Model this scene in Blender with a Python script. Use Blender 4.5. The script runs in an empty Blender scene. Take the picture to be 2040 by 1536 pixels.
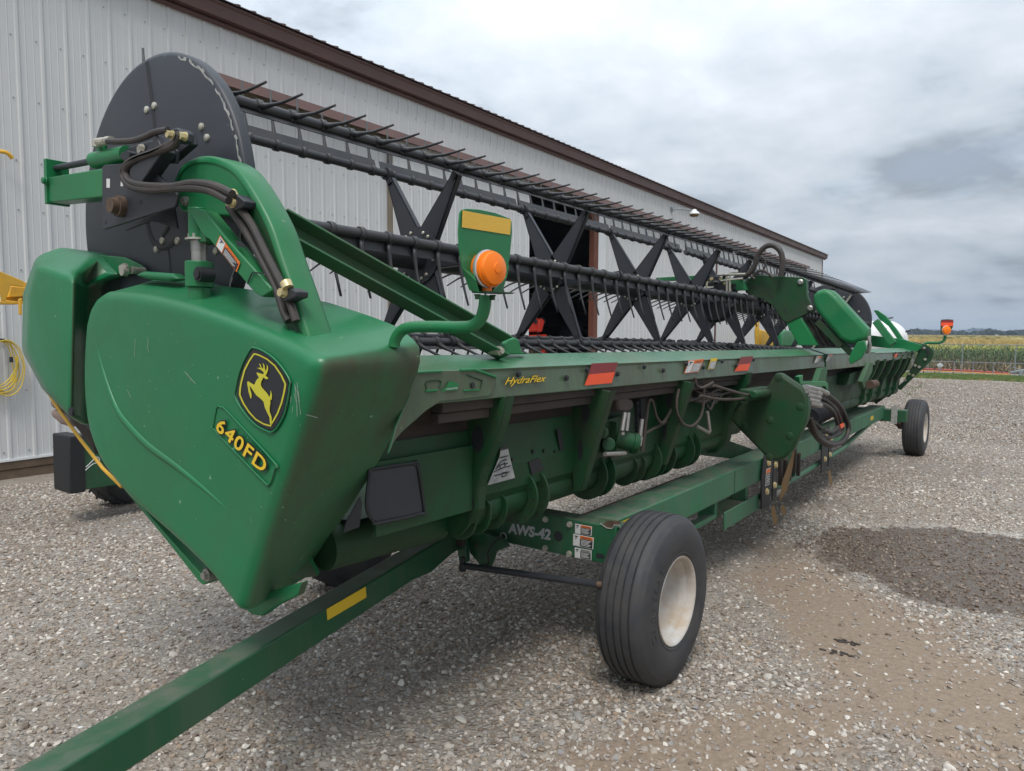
import bpy, bmesh, math, random
import numpy as np
from math import sin, cos, pi, radians, sqrt, atan2
from mathutils import Vector, Matrix
random.seed(7); rng = np.random.default_rng(7)
C = bpy.context.scene.collection

# ------------------------------------------------------------ camera
F = 1473.0; YAW = .6357; PITCH = .0754; ROLL = .00473; TILT = .0106; H = 1.65
def _R(yaw, pitch, roll):
    f = np.array([cos(yaw)*cos(pitch), sin(yaw)*cos(pitch), -sin(pitch)])
    r = np.array([sin(yaw), -cos(yaw), 0.]); u = np.cross(r, f)
    return np.array([r*cos(roll)+u*sin(roll), -r*sin(roll)+u*cos(roll), f])
_B = np.array([[cos(TILT), 0, -sin(TILT)], [0, 1, 0], [sin(TILT), 0, cos(TILT)]]).T
CM = _R(YAW, PITCH, ROLL) @ _B
O = np.array([0, 0, H])
cam = bpy.data.objects.new('camera', bpy.data.cameras.new('camera')); C.objects.link(cam)
mw = Matrix.Identity(4)
for i in range(3):
    mw[i][0] = CM[0][i]; mw[i][1] = CM[1][i]; mw[i][2] = -CM[2][i]
mw[2][3] = H
cam.matrix_world = mw
cam.data.sensor_width = 36; cam.data.lens = 36*F/2040; cam.data.clip_start = .05; cam.data.clip_end = 6000
bpy.context.scene.camera = cam
def at(px, py, x=None, y=None, z=None):
    """measured point of the photograph -> true point on a known plane of the place"""
    d = CM.T @ np.array([(px-1020)/F, -(py-768)/F, 1])
    t = x/d[0] if x is not None else (y/d[1] if y is not None else (z-H)/d[2])
    return Vector(O+d*t)

# ------------------------------------------------------------ world and sun
SUN_EL, SUN_AZ = radians(58), radians(-150)     # azimuth measured from +X towards +Y
w = bpy.data.worlds.new('World'); bpy.context.scene.world = w; w.use_nodes = True
nt = w.node_tree; nt.nodes.clear(); N = nt.nodes.new; L = nt.links.new
out = N('ShaderNodeOutputWorld')
sky = N('ShaderNodeTexSky'); sky.sky_type = 'NISHITA'; sky.sun_disc = False
sky.sun_elevation = SUN_EL; sky.sun_rotation = pi/2-SUN_AZ; sky.altitude = 200; sky.dust_density = 2
bg1 = N('ShaderNodeBackground'); bg1.inputs[1].default_value = .12; L(sky.outputs[0], bg1.inputs[0])
tc = N('ShaderNodeTexCoord'); sp = N('ShaderNodeSeparateXYZ'); L(tc.outputs['Generated'], sp.inputs[0])
def mnode(op, a, b=None, c=None):
    n = N('ShaderNodeMath'); n.operation = op
    for i, v in enumerate((a, b, c)):
        if v is None: continue
        if isinstance(v, (int, float)): n.inputs[i].default_value = v
        else: L(v, n.inputs[i])
    return n.outputs[0]
den = mnode('ADD', mnode('MAXIMUM', sp.outputs[2], 0.0), .20)
ux = mnode('DIVIDE', sp.outputs[0], den); uy = mnode('DIVIDE', sp.outputs[1], den)
cb = N('ShaderNodeCombineXYZ'); L(ux, cb.inputs[0]); L(uy, cb.inputs[1])
def noise(vec, scale, detail, rough=.55, dist=0.0, w_=0.0):
    n = N('ShaderNodeTexNoise'); n.noise_dimensions = '4D'; n.inputs['W'].default_value = w_
    n.inputs['Scale'].default_value = scale; n.inputs['Detail'].default_value = detail
    n.inputs['Roughness'].default_value = rough; n.inputs['Distortion'].default_value = dist
    L(vec, n.inputs['Vector']); return n.outputs['Fac']
n1 = noise(cb.outputs[0], .95, 8, .52, .1, 5.3); n2 = noise(cb.outputs[0], 3.1, 8, .6, .15, 8.2)
mixn = mnode('ADD', mnode('MULTIPLY', n1, .62), mnode('MULTIPLY', n2, .38))
cr = N('ShaderNodeValToRGB'); L(mixn, cr.inputs[0]); e = cr.color_ramp.elements
e[0].position = .40; e[0].color = (.185, .21, .24, 1); e[1].position = .60; e[1].color = (.40, .43, .465, 1)
m_ = cr.color_ramp.elements.new(.475); m_.color = (.29, .325, .365, 1)
m_ = cr.color_ramp.elements.new(.54); m_.color = (.345, .375, .41, 1)
# high cloud on the left is brighter than the cloud straight over the yard
gl = mnode('MULTIPLY', mnode('MULTIPLY_ADD', sp.outputs[1], .22, .93), mnode('MULTIPLY_ADD', mnode('MAXIMUM', sp.outputs[2], 0.0), 1.8, .93))
vm = N('ShaderNodeVectorMath'); vm.operation = 'SCALE'; L(cr.outputs[0], vm.inputs[0]); L(gl, vm.inputs['Scale'])
bg2 = N('ShaderNodeBackground'); L(vm.outputs[0], bg2.inputs[0]); bg2.inputs[1].default_value = 1.0
gap = N('ShaderNodeMapRange'); L(n1, gap.inputs[0]); gap.inputs[1].default_value = .36; gap.inputs[2].default_value = .43
gap.inputs[3].default_value = .86; gap.inputs[4].default_value = 1.0
ms = N('ShaderNodeMixShader'); L(gap.outputs[0], ms.inputs[0]); L(bg1.outputs[0], ms.inputs[1]); L(bg2.outputs[0], ms.inputs[2])
L(ms.outputs[0], out.inputs[0])
sl = bpy.data.lights.new('sun', 'SUN'); sl.energy = 1.5; sl.angle = radians(22); sl.color = (1, .96, .9)
so = bpy.data.objects.new('sun', sl); C.objects.link(so)
so.rotation_euler = Vector((cos(SUN_AZ)*cos(SUN_EL), sin(SUN_AZ)*cos(SUN_EL), sin(SUN_EL))).to_track_quat('Z', 'Y').to_euler()
so.location = (0, 0, 30)
vs = bpy.context.scene.view_settings
vs.view_transform = 'Standard'; vs.look = 'None'; vs.gamma = 1; vs.exposure = .70; vs.use_curve_mapping = False
cy = bpy.context.scene.cycles
cy.max_bounces = 6; cy.diffuse_bounces = 3; cy.glossy_bounces = 3; cy.use_denoising = True

# ------------------------------------------------------------ materials
def mat(name, base, rough=.5, metal=0., spec=.5, dust=None, dust_amt=.5, dscale=3., top_dust=0., bump=0., bscale=80., var=.12, chips=None, streak=False, coat=0., side_dust=None):
    m = bpy.data.materials.new(name); m.use_nodes = True; t = m.node_tree; n = t.nodes; l = t.links
    b = n['Principled BSDF']; b.inputs['Roughness'].default_value = rough; b.inputs['Metallic'].default_value = metal
    b.inputs['Specular IOR Level'].default_value = spec; b.inputs['Coat Weight'].default_value = coat
    b.inputs['Coat Roughness'].default_value = .2
    g = n.new('ShaderNodeNewGeometry')
    def nz(sc, det=5, rgh=.6, vec=None, d=0.):
        k = n.new('ShaderNodeTexNoise'); k.inputs['Scale'].default_value = sc; k.inputs['Detail'].default_value = det
        k.inputs['Roughness'].default_value = rgh; k.inputs['Distortion'].default_value = d
        l.new(vec or g.outputs['Position'], k.inputs['Vector']); return k.outputs['Fac']
    def mr(src, a, b_, c, d):
        k = n.new('ShaderNodeMapRange'); l.new(src, k.inputs[0])
        for i, v in enumerate((a, b_, c, d)): k.inputs[i+1].default_value = v
        return k.outputs[0]
    def mx(fac, a, b_, mode='MIX'):
        k = n.new('ShaderNodeMix'); k.data_type = 'RGBA'; k.blend_type = mode
        if isinstance(fac, float): k.inputs[0].default_value = fac
        else: l.new(fac, k.inputs[0])
        for i, v in ((6, a), (7, b_)):
            if isinstance(v, tuple): k.inputs[i].default_value = (*v, 1)
            else: l.new(v, k.inputs[i])
        return k.outputs[2]
    lo = tuple(c*(1-var) for c in base); hi = tuple(min(1, c*(1+var)) for c in base)
    col = mx(mr(nz(2.3, 4), .3, .7, 0, 1), lo, hi)
    rsock = None
    if dust:
        vec = None
        if streak:
            mp = n.new('ShaderNodeMapping'); mp.inputs['Scale'].default_value = (1, 1, .16); l.new(g.outputs['Position'], mp.inputs[0]); vec = mp.outputs[0]
        f = mr(nz(dscale, 8, .68, vec, .4), .5-.32*dust_amt, .82-.32*dust_amt, 0, min(1, .25+dust_amt*.75))
        if top_dust:
            s = n.new('ShaderNodeSeparateXYZ'); l.new(g.outputs['Normal'], s.inputs[0])
            tp = mr(s.outputs[2], .45, .95, 0, 1)
            k = n.new('ShaderNodeMath'); k.operation = 'MULTIPLY'; l.new(tp, k.inputs[0]); l.new(mr(nz(dscale*1.7, 9, .7), .3, .62, 0, top_dust), k.inputs[1])
            k2 = n.new('ShaderNodeMath'); k2.operation = 'MAXIMUM'; l.new(k.outputs[0], k2.inputs[0]); l.new(f, k2.inputs[1]); f = k2.outputs[0]
        col = mx(f, col, dust)
        rsock = mr(f, 0, 1, rough, min(1, rough+.4)); l.new(rsock, b.inputs['Roughness'])
    if side_dust:
        s2 = n.new('ShaderNodeSeparateXYZ'); l.new(g.outputs['Normal'], s2.inputs[0])
        mp2 = n.new('ShaderNodeMapping'); mp2.inputs['Scale'].default_value = (1, 1, .35); l.new(g.outputs['Position'], mp2.inputs[0])
        k3 = n.new('ShaderNodeMath'); k3.operation = 'MULTIPLY'; l.new(mr(s2.outputs[1], -.62, -.97, 0, 1), k3.inputs[0]); l.new(mr(nz(5.5, 9, .7, mp2.outputs[0], .5), .22, .66, .30, 1), k3.inputs[1])
        col = mx(k3.outputs[0], col, side_dust)
        k4 = n.new('ShaderNodeMath'); k4.operation = 'MULTIPLY_ADD'; l.new(k3.outputs[0], k4.inputs[0]); k4.inputs[1].default_value = .35
        if rsock is not None: l.new(rsock, k4.inputs[2])
        else: k4.inputs[2].default_value = rough
        l.new(k4.outputs[0], b.inputs['Roughness'])
    if chips:
        f2 = mr(nz(38, 3, .5), .735, .75, 0, .85)
        col = mx(f2, col, chips)
    l.new(col, b.inputs['Base Color'])
    if bump:
        bp = n.new('ShaderNodeBump'); bp.inputs['Strength'].default_value = bump; bp.inputs['Distance'].default_value = .004
        l.new(nz(bscale, 4), bp.inputs['Height']); l.new(bp.outputs[0], b.inputs['Normal'])
    return m
DUST = (.105, .088, .065)
M = dict(
 plastic=mat('green_plastic', (.009, .165, .062), .30, spec=.45, dust=(.045, .13, .06), dust_amt=.38, dscale=1.7, top_dust=.4, side_dust=(.066, .060, .036), chips=(.2, .36, .26), bump=.06, bscale=40, var=.06),
 plastic_dirty=mat('green_plastic_dirty', (.010, .12, .045), .5, spec=.3, dust=(.07, .066, .036), dust_amt=.72, dscale=1.4, bump=.1, bscale=50, chips=(.16, .2, .13)),
 green=mat('green_paint', (.010, .165, .055), .34, spec=.4, dust=(.08, .16, .075), dust_amt=.25, dscale=2.5, top_dust=.45, chips=(.18, .26, .18)),
 green_clean=mat('green_paint_clean', (.009, .17, .055), .33, dust=(.05, .10, .05), dust_amt=.12, top_dust=.2, dscale=3, chips=(.16, .28, .2)),
 green_dirty=mat('green_paint_dirty', (.018, .13, .05), .55, dust=(.10, .09, .065), dust_amt=.55, dscale=2.2, top_dust=.7, streak=True),
 green_beam=mat('green_beam', (.03, .175, .08), .26, coat=.5, dust=(.115, .135, .075), dust_amt=.45, dscale=1.8, top_dust=.0, side_dust=(.072, .070, .042), streak=True, chips=(.2, .25, .15)),
 green_shaded=mat('green_shaded_dusty', (.005, .062, .020), .42, spec=.35, dust=(.040, .034, .023), dust_amt=.5, dscale=3.4, top_dust=.6),  # same green paint darkened to carry the underframe's shade, with brown dust over it
 green_bright=mat('green_bright', (.010, .17, .05), .4),
 cart=mat('trailer_green', (.004, .085, .032), .36, dust=(.13, .125, .10), dust_amt=.2, dscale=5, top_dust=.7, streak=True, chips=(.2, .26, .2)),
 cart_worn=mat('trailer_green_worn', (.012, .14, .06), .42, dust=(.13, .135, .105), dust_amt=.36, dscale=7, top_dust=.95, streak=True),
 black=mat('black_steel', (.027, .03, .038), .42, dust=(.06, .058, .055), dust_amt=.15, dscale=4, top_dust=.25),
 disc=mat('black_disc', (.03, .034, .044), .42, dust=(.06, .065, .072), dust_amt=.35, dscale=1.5, bump=.05, bscale=12, chips=(.14, .14, .14)),
 bat=mat('black_bat', (.03, .031, .036), .42, dust=(.085, .08, .07), dust_amt=.3, dscale=9, top_dust=.3),
 hose=mat('hose_rubber', (.03, .026, .025), .5, dust=(.09, .07, .055), dust_amt=.35, dscale=9),
 hose_dusty=mat('hose_dusty', (.05, .038, .032), .7, dust=(.10, .08, .062), dust_amt=.5, dscale=9),
 rubber=mat('tyre_rubber', (.03, .032, .038), .58, dust=(.085, .078, .068), dust_amt=.42, dscale=9, bump=.35, bscale=160),
 rubber2=mat('black_rubber', (.016, .017, .02), .55, bump=.1),
 steel=mat('bare_steel', (.42, .41, .39), .35, .8, dust=(.2, .17, .13), dust_amt=.4, dscale=20),
 zinc=mat('zinc_bolt', (.55, .53, .46), .4, .6, dust=(.25, .2, .13), dust_amt=.4, dscale=30),
 brass=mat('yellow_zinc', (.62, .52, .28), .4, .4),
 rust=mat('rusty_steel', (.06, .036, .026), .8, dust=(.2, .13, .08), dust_amt=.4, dscale=20, bump=.3),
 brown=mat('brown_dusty', (.038, .03, .027), .75, dust=(.085, .066, .052), dust_amt=.5, dscale=3, bump=.1),
 rim=mat('white_rim', (.56, .58, .60), .4, dust=(.42, .32, .21), dust_amt=.75, dscale=3.5, chips=(.35, .22, .12)),
 white=mat('white_wall', (.60, .61, .61), .45, dust=(.57, .58, .575), dust_amt=.4, dscale=1.2, var=.03, streak=True),
 whitetrim=mat('white_trim', (.7, .72, .73), .5, var=.04),
 fascia=mat('brown_fascia', (.095, .045, .036), .42, dust=(.14, .075, .06), dust_amt=.3, dscale=1.5, streak=True),
 track=mat('brown_track', (.17, .095, .085), .5, dust=(.22, .14, .125), dust_amt=.4, dscale=1.2),
 track_under=mat('track_underside', (.19, .16, .12), .7),
 roof=mat('brown_roof', (.09, .05, .045), .5),
 wood=mat('wood_plank', (.15, .105, .07), .85, dust=(.05, .035, .025), dust_amt=.45, dscale=6, bump=.5, bscale=30),
 post=mat('red_brown_post', (.17, .06, .035), .8, dust=(.07, .03, .02), dust_amt=.4, dscale=4, bump=.3),
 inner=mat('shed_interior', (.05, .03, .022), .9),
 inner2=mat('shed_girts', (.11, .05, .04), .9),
 amber=mat('amber_lens', (.92, .20, .004), .3, spec=.4, var=.04, coat=.15),
 chrome=mat('lamp_base', (.55, .56, .58), .25, .6),
 yellow=mat('yellow_paint', (.75, .42, .03), .45, dust=(.35, .22, .08), dust_amt=.3, dscale=5),
 decal_y=mat('yellow_decal', (.74, .50, .025), .5, var=.04),
 emblem_y=mat('emblem_yellow', (.54, .50, .035), .42, var=.04),
 decal_b=mat('black_decal', (.016, .017, .022), .4, var=.03),
 decal_w=mat('white_decal', (.62, .63, .62), .5, var=.05),
 decal_old=mat('worn_decal', (.42, .42, .40), .6, dust=(.12, .12, .11), dust_amt=.45, dscale=26),
 decal_o=mat('orange_decal', (.72, .17, .03), .5),
 refl_o=mat('orange_reflector', (.86, .09, .025), .4, var=.05),
 refl_r=mat('red_reflector', (.22, .025, .03), .4, var=.1),
 refl_y=mat('yellow_reflector', (.72, .44, .05), .4, bump=.5, bscale=220, var=.05),
 text_g=mat('grey_letter', (.42, .43, .44), .5),
 redm=mat('red_machine', (.72, .045, .02), .4, dust=(.3, .06, .04), dust_amt=.2),
 strap=mat('tan_strap', (.17, .10, .035), .8),
 cord=mat('yellow_cord', (.66, .48, .06), .5),
 tank=mat('white_tank', (.8, .8, .8), .35, var=.03),
 galv=mat('galvanised', (.26, .29, .31), .55, .2),
 pipe_r=mat('red_pipe', (.36, .03, .02), .5), pipe_y=mat('yellow_pipe', (.72, .36, .08), .5),
 pinkish=mat('dusty_skid', (.22, .14, .12), .8, dust=(.30, .25, .21), dust_amt=.5, dscale=8),
)
def emis(name, col, s):
    m = bpy.data.materials.new(name); m.use_nodes = True; b = m.node_tree.nodes['Principled BSDF']
    b.inputs['Base Color'].default_value = (*col, 1); b.inputs['Emission Color'].default_value = (*col, 1); b.inputs['Emission Strength'].default_value = s
    return m
M['led_w'] = emis('white_lamp', (.8, .95, 1), 4); M['led_c'] = emis('cyan_lamp', (.3, .9, .85), 3)

# ------------------------------------------------------------ mesh helpers
def V(*a): return Vector(a)
class MB:
    def __init__(s): s.v = []; s.f = []; s.sm = []
    def add(s, vs, fs, smooth=False):
        o = len(s.v); s.v += [tuple(v) for v in vs]; s.f += [tuple(i+o for i in f) for f in fs]; s.sm += [smooth]*len(fs); return s
    def box(s, a, b):
        x0, y0, z0 = (min(a[i], b[i]) for i in range(3)); x1, y1, z1 = (max(a[i], b[i]) for i in range(3))
        return s.add([(x0,y0,z0),(x1,y0,z0),(x1,y1,z0),(x0,y1,z0),(x0,y0,z1),(x1,y0,z1),(x1,y1,z1),(x0,y1,z1)],
                     [(0,3,2,1),(4,5,6,7),(0,1,5,4),(1,2,6,5),(2,3,7,6),(3,0,4,7)])
    def bar(s, p, q, w_, h, up=(0,0,1)):
        p, q = Vector(p), Vector(q); d = (q-p).normalized(); u = Vector(up); r = d.cross(u).normalized(); u = r.cross(d).normalized()
        vs = [c+r*(i*w_/2)+u*(j*h/2) for c in (p, q) for i, j in ((-1,-1),(1,-1),(1,1),(-1,1))]
        return s.add(vs, [(3,2,1,0),(4,5,6,7),(0,1,5,4),(1,2,6,5),(2,3,7,6),(3,0,4,7)])
    def prism(s, pts, vec):
        pts = [Vector(p) for p in pts]; vec = Vector(vec); n = len(pts)
        nrm = Vector((0,0,0))
        for i in range(n): nrm += pts[i].cross(pts[(i+1) % n])
        if nrm.dot(vec) > 0: pts.reverse()
        vs = pts+[p+vec for p in pts]
        fs = [tuple(range(n)), tuple(range(2*n-1, n-1, -1))]+[(i, i+n, (i+1) % n+n, (i+1) % n) for i in range(n)]
        return s.add(vs, fs)
    def tube(s, pts, r, seg=8, closed=False, cap=True, flat=None):
        pts = [Vector(p) for p in pts]; n = len(pts); rs = r if isinstance(r, (list, tuple)) else [r]*n
        vs = []; prev = None
        for i in range(n):
            if closed: d = pts[(i+1) % n]-pts[i-1]
            else: d = pts[min(i+1, n-1)]-pts[max(i-1, 0)]
            d.normalize()
            if prev is None:
                a = Vector((0,0,1)) if abs(d.z) < .9 else Vector((0,1,0)); u = (a-d*a.dot(d)).normalized()
            else: u = (prev-d*prev.dot(d)).normalized()
            prev = u; v2 = d.cross(u)
            for k in range(seg):
                t = 2*pi*k/seg; vs.append(pts[i]+u*(cos(t)*rs[i])+v2*(sin(t)*rs[i]*(flat or 1)))
        fs = []
        for i in range(n if closed else n-1):
            j = (i+1) % n
            for k in range(seg): fs.append((i*seg+k, i*seg+(k+1) % seg, j*seg+(k+1) % seg, j*seg+k))
        s.add(vs, fs, True)
        if cap and not closed:
            o = len(s.v)-n*seg; s.f += [tuple(o+k for k in range(seg-1, -1, -1)), tuple(o+(n-1)*seg+k for k in range(seg))]; s.sm += [False, False]
        return s
    def cyl(s, p, q, r, seg=16): return s.tube([p, q], r, seg)
    def lathe(s, c, ax, prof, seg=32):
        c = Vector(c); ax = Vector(ax).normalized(); a = Vector((0,0,1)) if abs(ax.z) < .9 else Vector((1,0,0))
        u = (a-ax*a.dot(ax)).normalized(); v2 = ax.cross(u); vs = []; n = len(prof)
        for r, h in prof:
            for k in range(seg): t = 2*pi*k/seg; vs.append(c+ax*h+(u*cos(t)+v2*sin(t))*r)
        fs = [(i*seg+k, i*seg+(k+1) % seg, (i+1)*seg+(k+1) % seg, (i+1)*seg+k) for i in range(n-1) for k in range(seg)]
        s.add(vs, fs, True)
        return s
    def bolt(s, c, ax, r=.012, h=.01, seg=6):
        c = Vector(c); ax = Vector(ax).normalized()
        s.cyl(c, c+ax*h*.3, r*1.25, 12); s.cyl(c, c+ax*h, r, seg); return s
    def build(s, name, m, parent=None, bevel=0., ang=35, bseg=2):
        me = bpy.data.meshes.new(name); off = Vector((0,0,0)); p = parent
        if parent is not None: off = Vector(parent.get('_w', (0,0,0)))
        vs = [tuple(Vector(v)-off) for v in s.v]
        me.from_pydata(vs, [], s.f); me.validate(); me.update()
        me.materials.append(M[m] if isinstance(m, str) else m)
        if any(s.sm) or bevel:
            if len(me.polygons) == len(s.sm): me.polygons.foreach_set('use_smooth', [True]*len(s.sm) if bevel else s.sm)
            if ang: me.set_sharp_from_angle(angle=radians(ang))
        bm = bmesh.new(); bm.from_mesh(me); bmesh.ops.recalc_face_normals(bm, faces=bm.faces); bm.to_mesh(me); bm.free()
        o = bpy.data.objects.new(name, me); C.objects.link(o)
        if parent is not None: o.parent = parent; o['_w'] = tuple(off)
        if bevel:
            b = o.modifiers.new('bevel', 'BEVEL'); b.width = bevel; b.segments = bseg; b.limit_method = 'ANGLE'; b.angle_limit = radians(40)
            b.use_clamp_overlap = True
        return o
def thing(name, label, cat, loc=(0,0,0), group=None):
    o = bpy.data.objects.new(name, None); C.objects.link(o); o.location = loc; o['_w'] = tuple(loc); o.empty_display_size = .2
    o['label'] = label; o['category'] = cat
    if group: o['group'] = group
    return o
def tag(o, label, cat, group=None, kind=None):
    o['label'] = label; o['category'] = cat
    if group: o['group'] = group
    if kind: o['kind'] = kind
    return o
def arc(c, r, a0, a1, n, ax='x'):
    return [(c[0], c[1]+r*cos(radians(a0+(a1-a0)*i/(n-1))), c[2]+r*sin(radians(a0+(a1-a0)*i/(n-1)))) for i in range(n)]
def smooth_path(pts, k=6, closed=False):
    P = [Vector(p) for p in pts]; n = len(P); o = []
    rngi = range(n) if closed else range(n-1)
    for i in rngi:
        p0 = P[i-1] if (i > 0 or closed) else P[0]; p1 = P[i]; p2 = P[(i+1) % n]; p3 = P[(i+2) % n] if (closed or i+2 < n) else P[-1]
        for j in range(k):
            t = j/k; o.append(.5*((2*p1)+(-p0+p2)*t+(2*p0-5*p1+4*p2-p3)*t*t+(-p0+3*p1-3*p2+p3)*t**3))
    if not closed: o.append(P[-1])
    return o
def text_on(name, body, m, parent, p0, pr, pu, lift, outline=None, om='decal_b', space=1.0, shear=0., thick=0.0, fit=None):
    """writing on a plane: p0 lower-left of its box, pr lower-right, pu upper-left; lift = offset off the face"""
    def mk(off, l2, mm, nm):
        cu = bpy.data.curves.new(nm, 'FONT'); cu.body = body; cu.size = 1; cu.offset = off; cu.space_character = space; cu.shear = shear; cu.resolution_u = 3
        o = bpy.data.objects.new(nm, cu); C.objects.link(o)
        dg = bpy.context.evaluated_depsgraph_get(); dg.update(); me = bpy.data.meshes.new_from_object(o.evaluated_get(dg)); bpy.data.objects.remove(o)
        return me
    me = mk(thick, 0, m, name); xs = [v.co.x for v in me.vertices]; ys = [v.co.y for v in me.vertices]
    bx = (min(xs), max(xs), min(ys), max(ys))
    p0, pr, pu = Vector(p0), Vector(pr), Vector(pu); R_ = pr-p0; U_ = pu-p0; nrm = R_.cross(U_).normalized()
    off = Vector(parent.get('_w', (0,0,0)))
    def place(me, l2, mm, nm):
        for v in me.vertices:
            u = (v.co.x-bx[0])/(bx[1]-bx[0]); t = (v.co.y-bx[2])/(bx[3]-bx[2]); v.co = p0+R_*u+U_*t+nrm*l2-off
        me.materials.clear(); me.materials.append(M[mm]); o = bpy.data.objects.new(nm, me); C.objects.link(o); o.parent = parent; o['_w'] = tuple(off); return o
    r = place(me, lift, m, name)
    if outline: place(mk(thick+outline, 0, om, name+'_outline'), lift*.5, om, name+'_outline')
    return r
def quad_on(mb, c, lift=0.):
    c = [Vector(p) for p in c]; n = (c[1]-c[0]).cross(c[-1]-c[0]).normalized(); return mb.add([p+n*lift for p in c], [tuple(range(len(c)))])
def decal(name, m, parent, pts, lift=.0015):
    mb = MB(); quad_on(mb, pts, lift); return mb.build(name, m, parent)
# ============================================================ THE HEADER
hd = thing('combine_header', 'long green combine header with black tined reel resting on a four wheeled trailer', 'combine header', (6.5, 2.2, 1.5))
def px(l, **k): return [at(a, b, **k) for a, b in l]

# ---- moulded rear end cover (the big one with the emblem)
def chaikin(P, k=2):
    for _ in range(k):
        o = []
        for i in range(len(P)):
            a, b = np.array(P[i-1]), np.array(P[i]); c = np.array(P[(i+1) % len(P)])
            o += [b*.75+a*.25, b*.75+c*.25]
        P = o
    return P
def resample(P, n):
    P = np.array(P+[P[0]]); d = np.r_[0, np.cumsum(np.linalg.norm(np.diff(P, axis=0), axis=1))]
    t = np.linspace(0, d[-1], n+1)[:-1]; return np.c_[np.interp(t, d, P[:, 0]), np.interp(t, d, P[:, 1])]
def moulded(prof, x0, rr, inner, lift, n=120, bulge=.012, ck=2, squeeze=0.):
    """prof: closed (y,z) outline of the outer face; inner(y,z)->x of the inner edge; lift(y,z)->(dy,dz) at the inner edge"""
    P = resample(chaikin(prof, ck), n)
    if sum(P[i-1][0]*P[i][1]-P[i][0]*P[i-1][1] for i in range(n)) < 0: P = P[::-1]
    T = np.roll(P, -1, 0)-np.roll(P, 1, 0); Nn = np.c_[T[:, 1], -T[:, 0]]; Nn /= np.linalg.norm(Nn, axis=1)[:, None]
    for _ in range(3): Nn = (Nn+np.roll(Nn, 1, 0)+np.roll(Nn, -1, 0)); Nn /= np.linalg.norm(Nn, axis=1)[:, None]
    cen = P.mean(0); rings = []
    Pi = P-Nn*rr
    for s in np.linspace(.06, .94, 9):
        q = cen+(Pi-cen)*s; rings.append(np.c_[np.full(n, x0-bulge*(1-s*s)), q])
    for th in np.linspace(0, pi/2, 7):
        q = P-Nn*rr*(1-sin(th)); rings.append(np.c_[np.full(n, x0+rr*(1-cos(th))), q])
    for s in (.35, .7, 1.0):
        xi = np.array([inner(*p) for p in P]); dl = np.array([lift(*p) for p in P])
        rings.append(np.c_[(x0+rr)*(1-s)+xi*s, P+dl*s])
    # turned-in lip so that the shell has thickness
    last = rings[-1]; rings.append(np.c_[last[:, 0], last[:, 1:]-Nn*.02])
    vs = [(x0-bulge, cen[0], cen[1])]; fs = []
    for r in rings: vs += [tuple(v) for v in r]
    for k in range(n): fs.append((0, 1+(k+1) % n, 1+k))
    for i in range(len(rings)-1):
        for k in range(n):
            a = 1+i*n; b = 1+(i+1)*n; fs.append((a+k, a+(k+1) % n, b+(k+1) % n, b+k))
    return vs, fs
profA = [(2.935,1.80),(2.60,1.795),(2.18,1.738),(1.78,1.648),(1.60,1.59),(1.585,1.565),(1.66,1.43),(1.95,.84),(1.975,.785),(2.02,.80),(2.20,.905),(2.76,1.075),(2.97,1.235),(3.01,1.48)]
def innerA(y, z): return 1.71 if y < 2.05 else (1.71-(y-2.05)/.25*.25 if y < 2.3 else 1.46)
def liftA(y, z):
    top = max(0, min(1, (z-(1.585+(y-1.6)*.17)+.03)/.05)) if y > 1.58 else 0
    low = max(0, min(1, (1.35-z)/.5)) if y < 2.1 else 0
    return (.03+.20*low**1.3 if y < 2.08 and not top > .5 else (.03 if y < 2.08 else 0), .055*top+(-.05*low))
vs_, fs_ = moulded(profA, 1.29, .042, innerA, liftA, n=150, bulge=.004)
mb = MB(); mb.add(vs_, fs_, True); covA = mb.build('rear_end_cover', 'plastic', hd, ang=70)
# the cover's rear flank carries the thick harvest dust

# inset trough by the emblem: raised beads moulded into the skin, and the swept style line
def bead(name, pts, r, x, parent, closed=True, flat=.5, rs=None):
    P_ = [at(a, b, x=x) for a, b in pts]; P_ = smooth_path(P_, 5, closed)
    if rs: r = [rs(i/(len(P_)-1)) for i in range(len(P_))]
    m_ = MB(); m_.tube(P_, r, 8, closed); return m_
XE = 1.2835
SH = [(366,143),(402,143),(482,162),(624,243),(764,362),(896,535),(976,690),(970,765),(946,955),(886,1206),(795,1396),(692,1508),(600,1488),(447,1408),(295,1256),(174,1085),(98,923),(113,800),(153,600),(224,396),(315,214)]
zc = lambda l: [(460+a/8.533, 680+b/8.533) for a, b in l]
mb = bead('b', [(460+(520+(a-520)*1.07)/8.533, 680+(825+(b-825)*1.045)/8.533) for a, b in SH], .0035, 1.285, covA)
for (pts) in ([(432,812),(441,812),(453,820),(547,922),(547,932),(540,958),(534,964),(524,958),(428,858),(425,850)],):
    q = bead('b', pts, .0028, 1.285, covA); mb.add(q.v, q.f, True)
line = [(190,672),(201,715),(216,765),(236,815),(262,850),(300,888),(350,925),(400,965),(445,1005),(480,1035)]
q = bead('b', line, .01, 1.293, covA, False, rs=lambda t: .002+.013*sin(pi*min(1, t*1.02))**.8); mb.add(q.v, q.f, True)
mb.build('moulded_bead', 'plastic', covA, ang=0)
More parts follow.
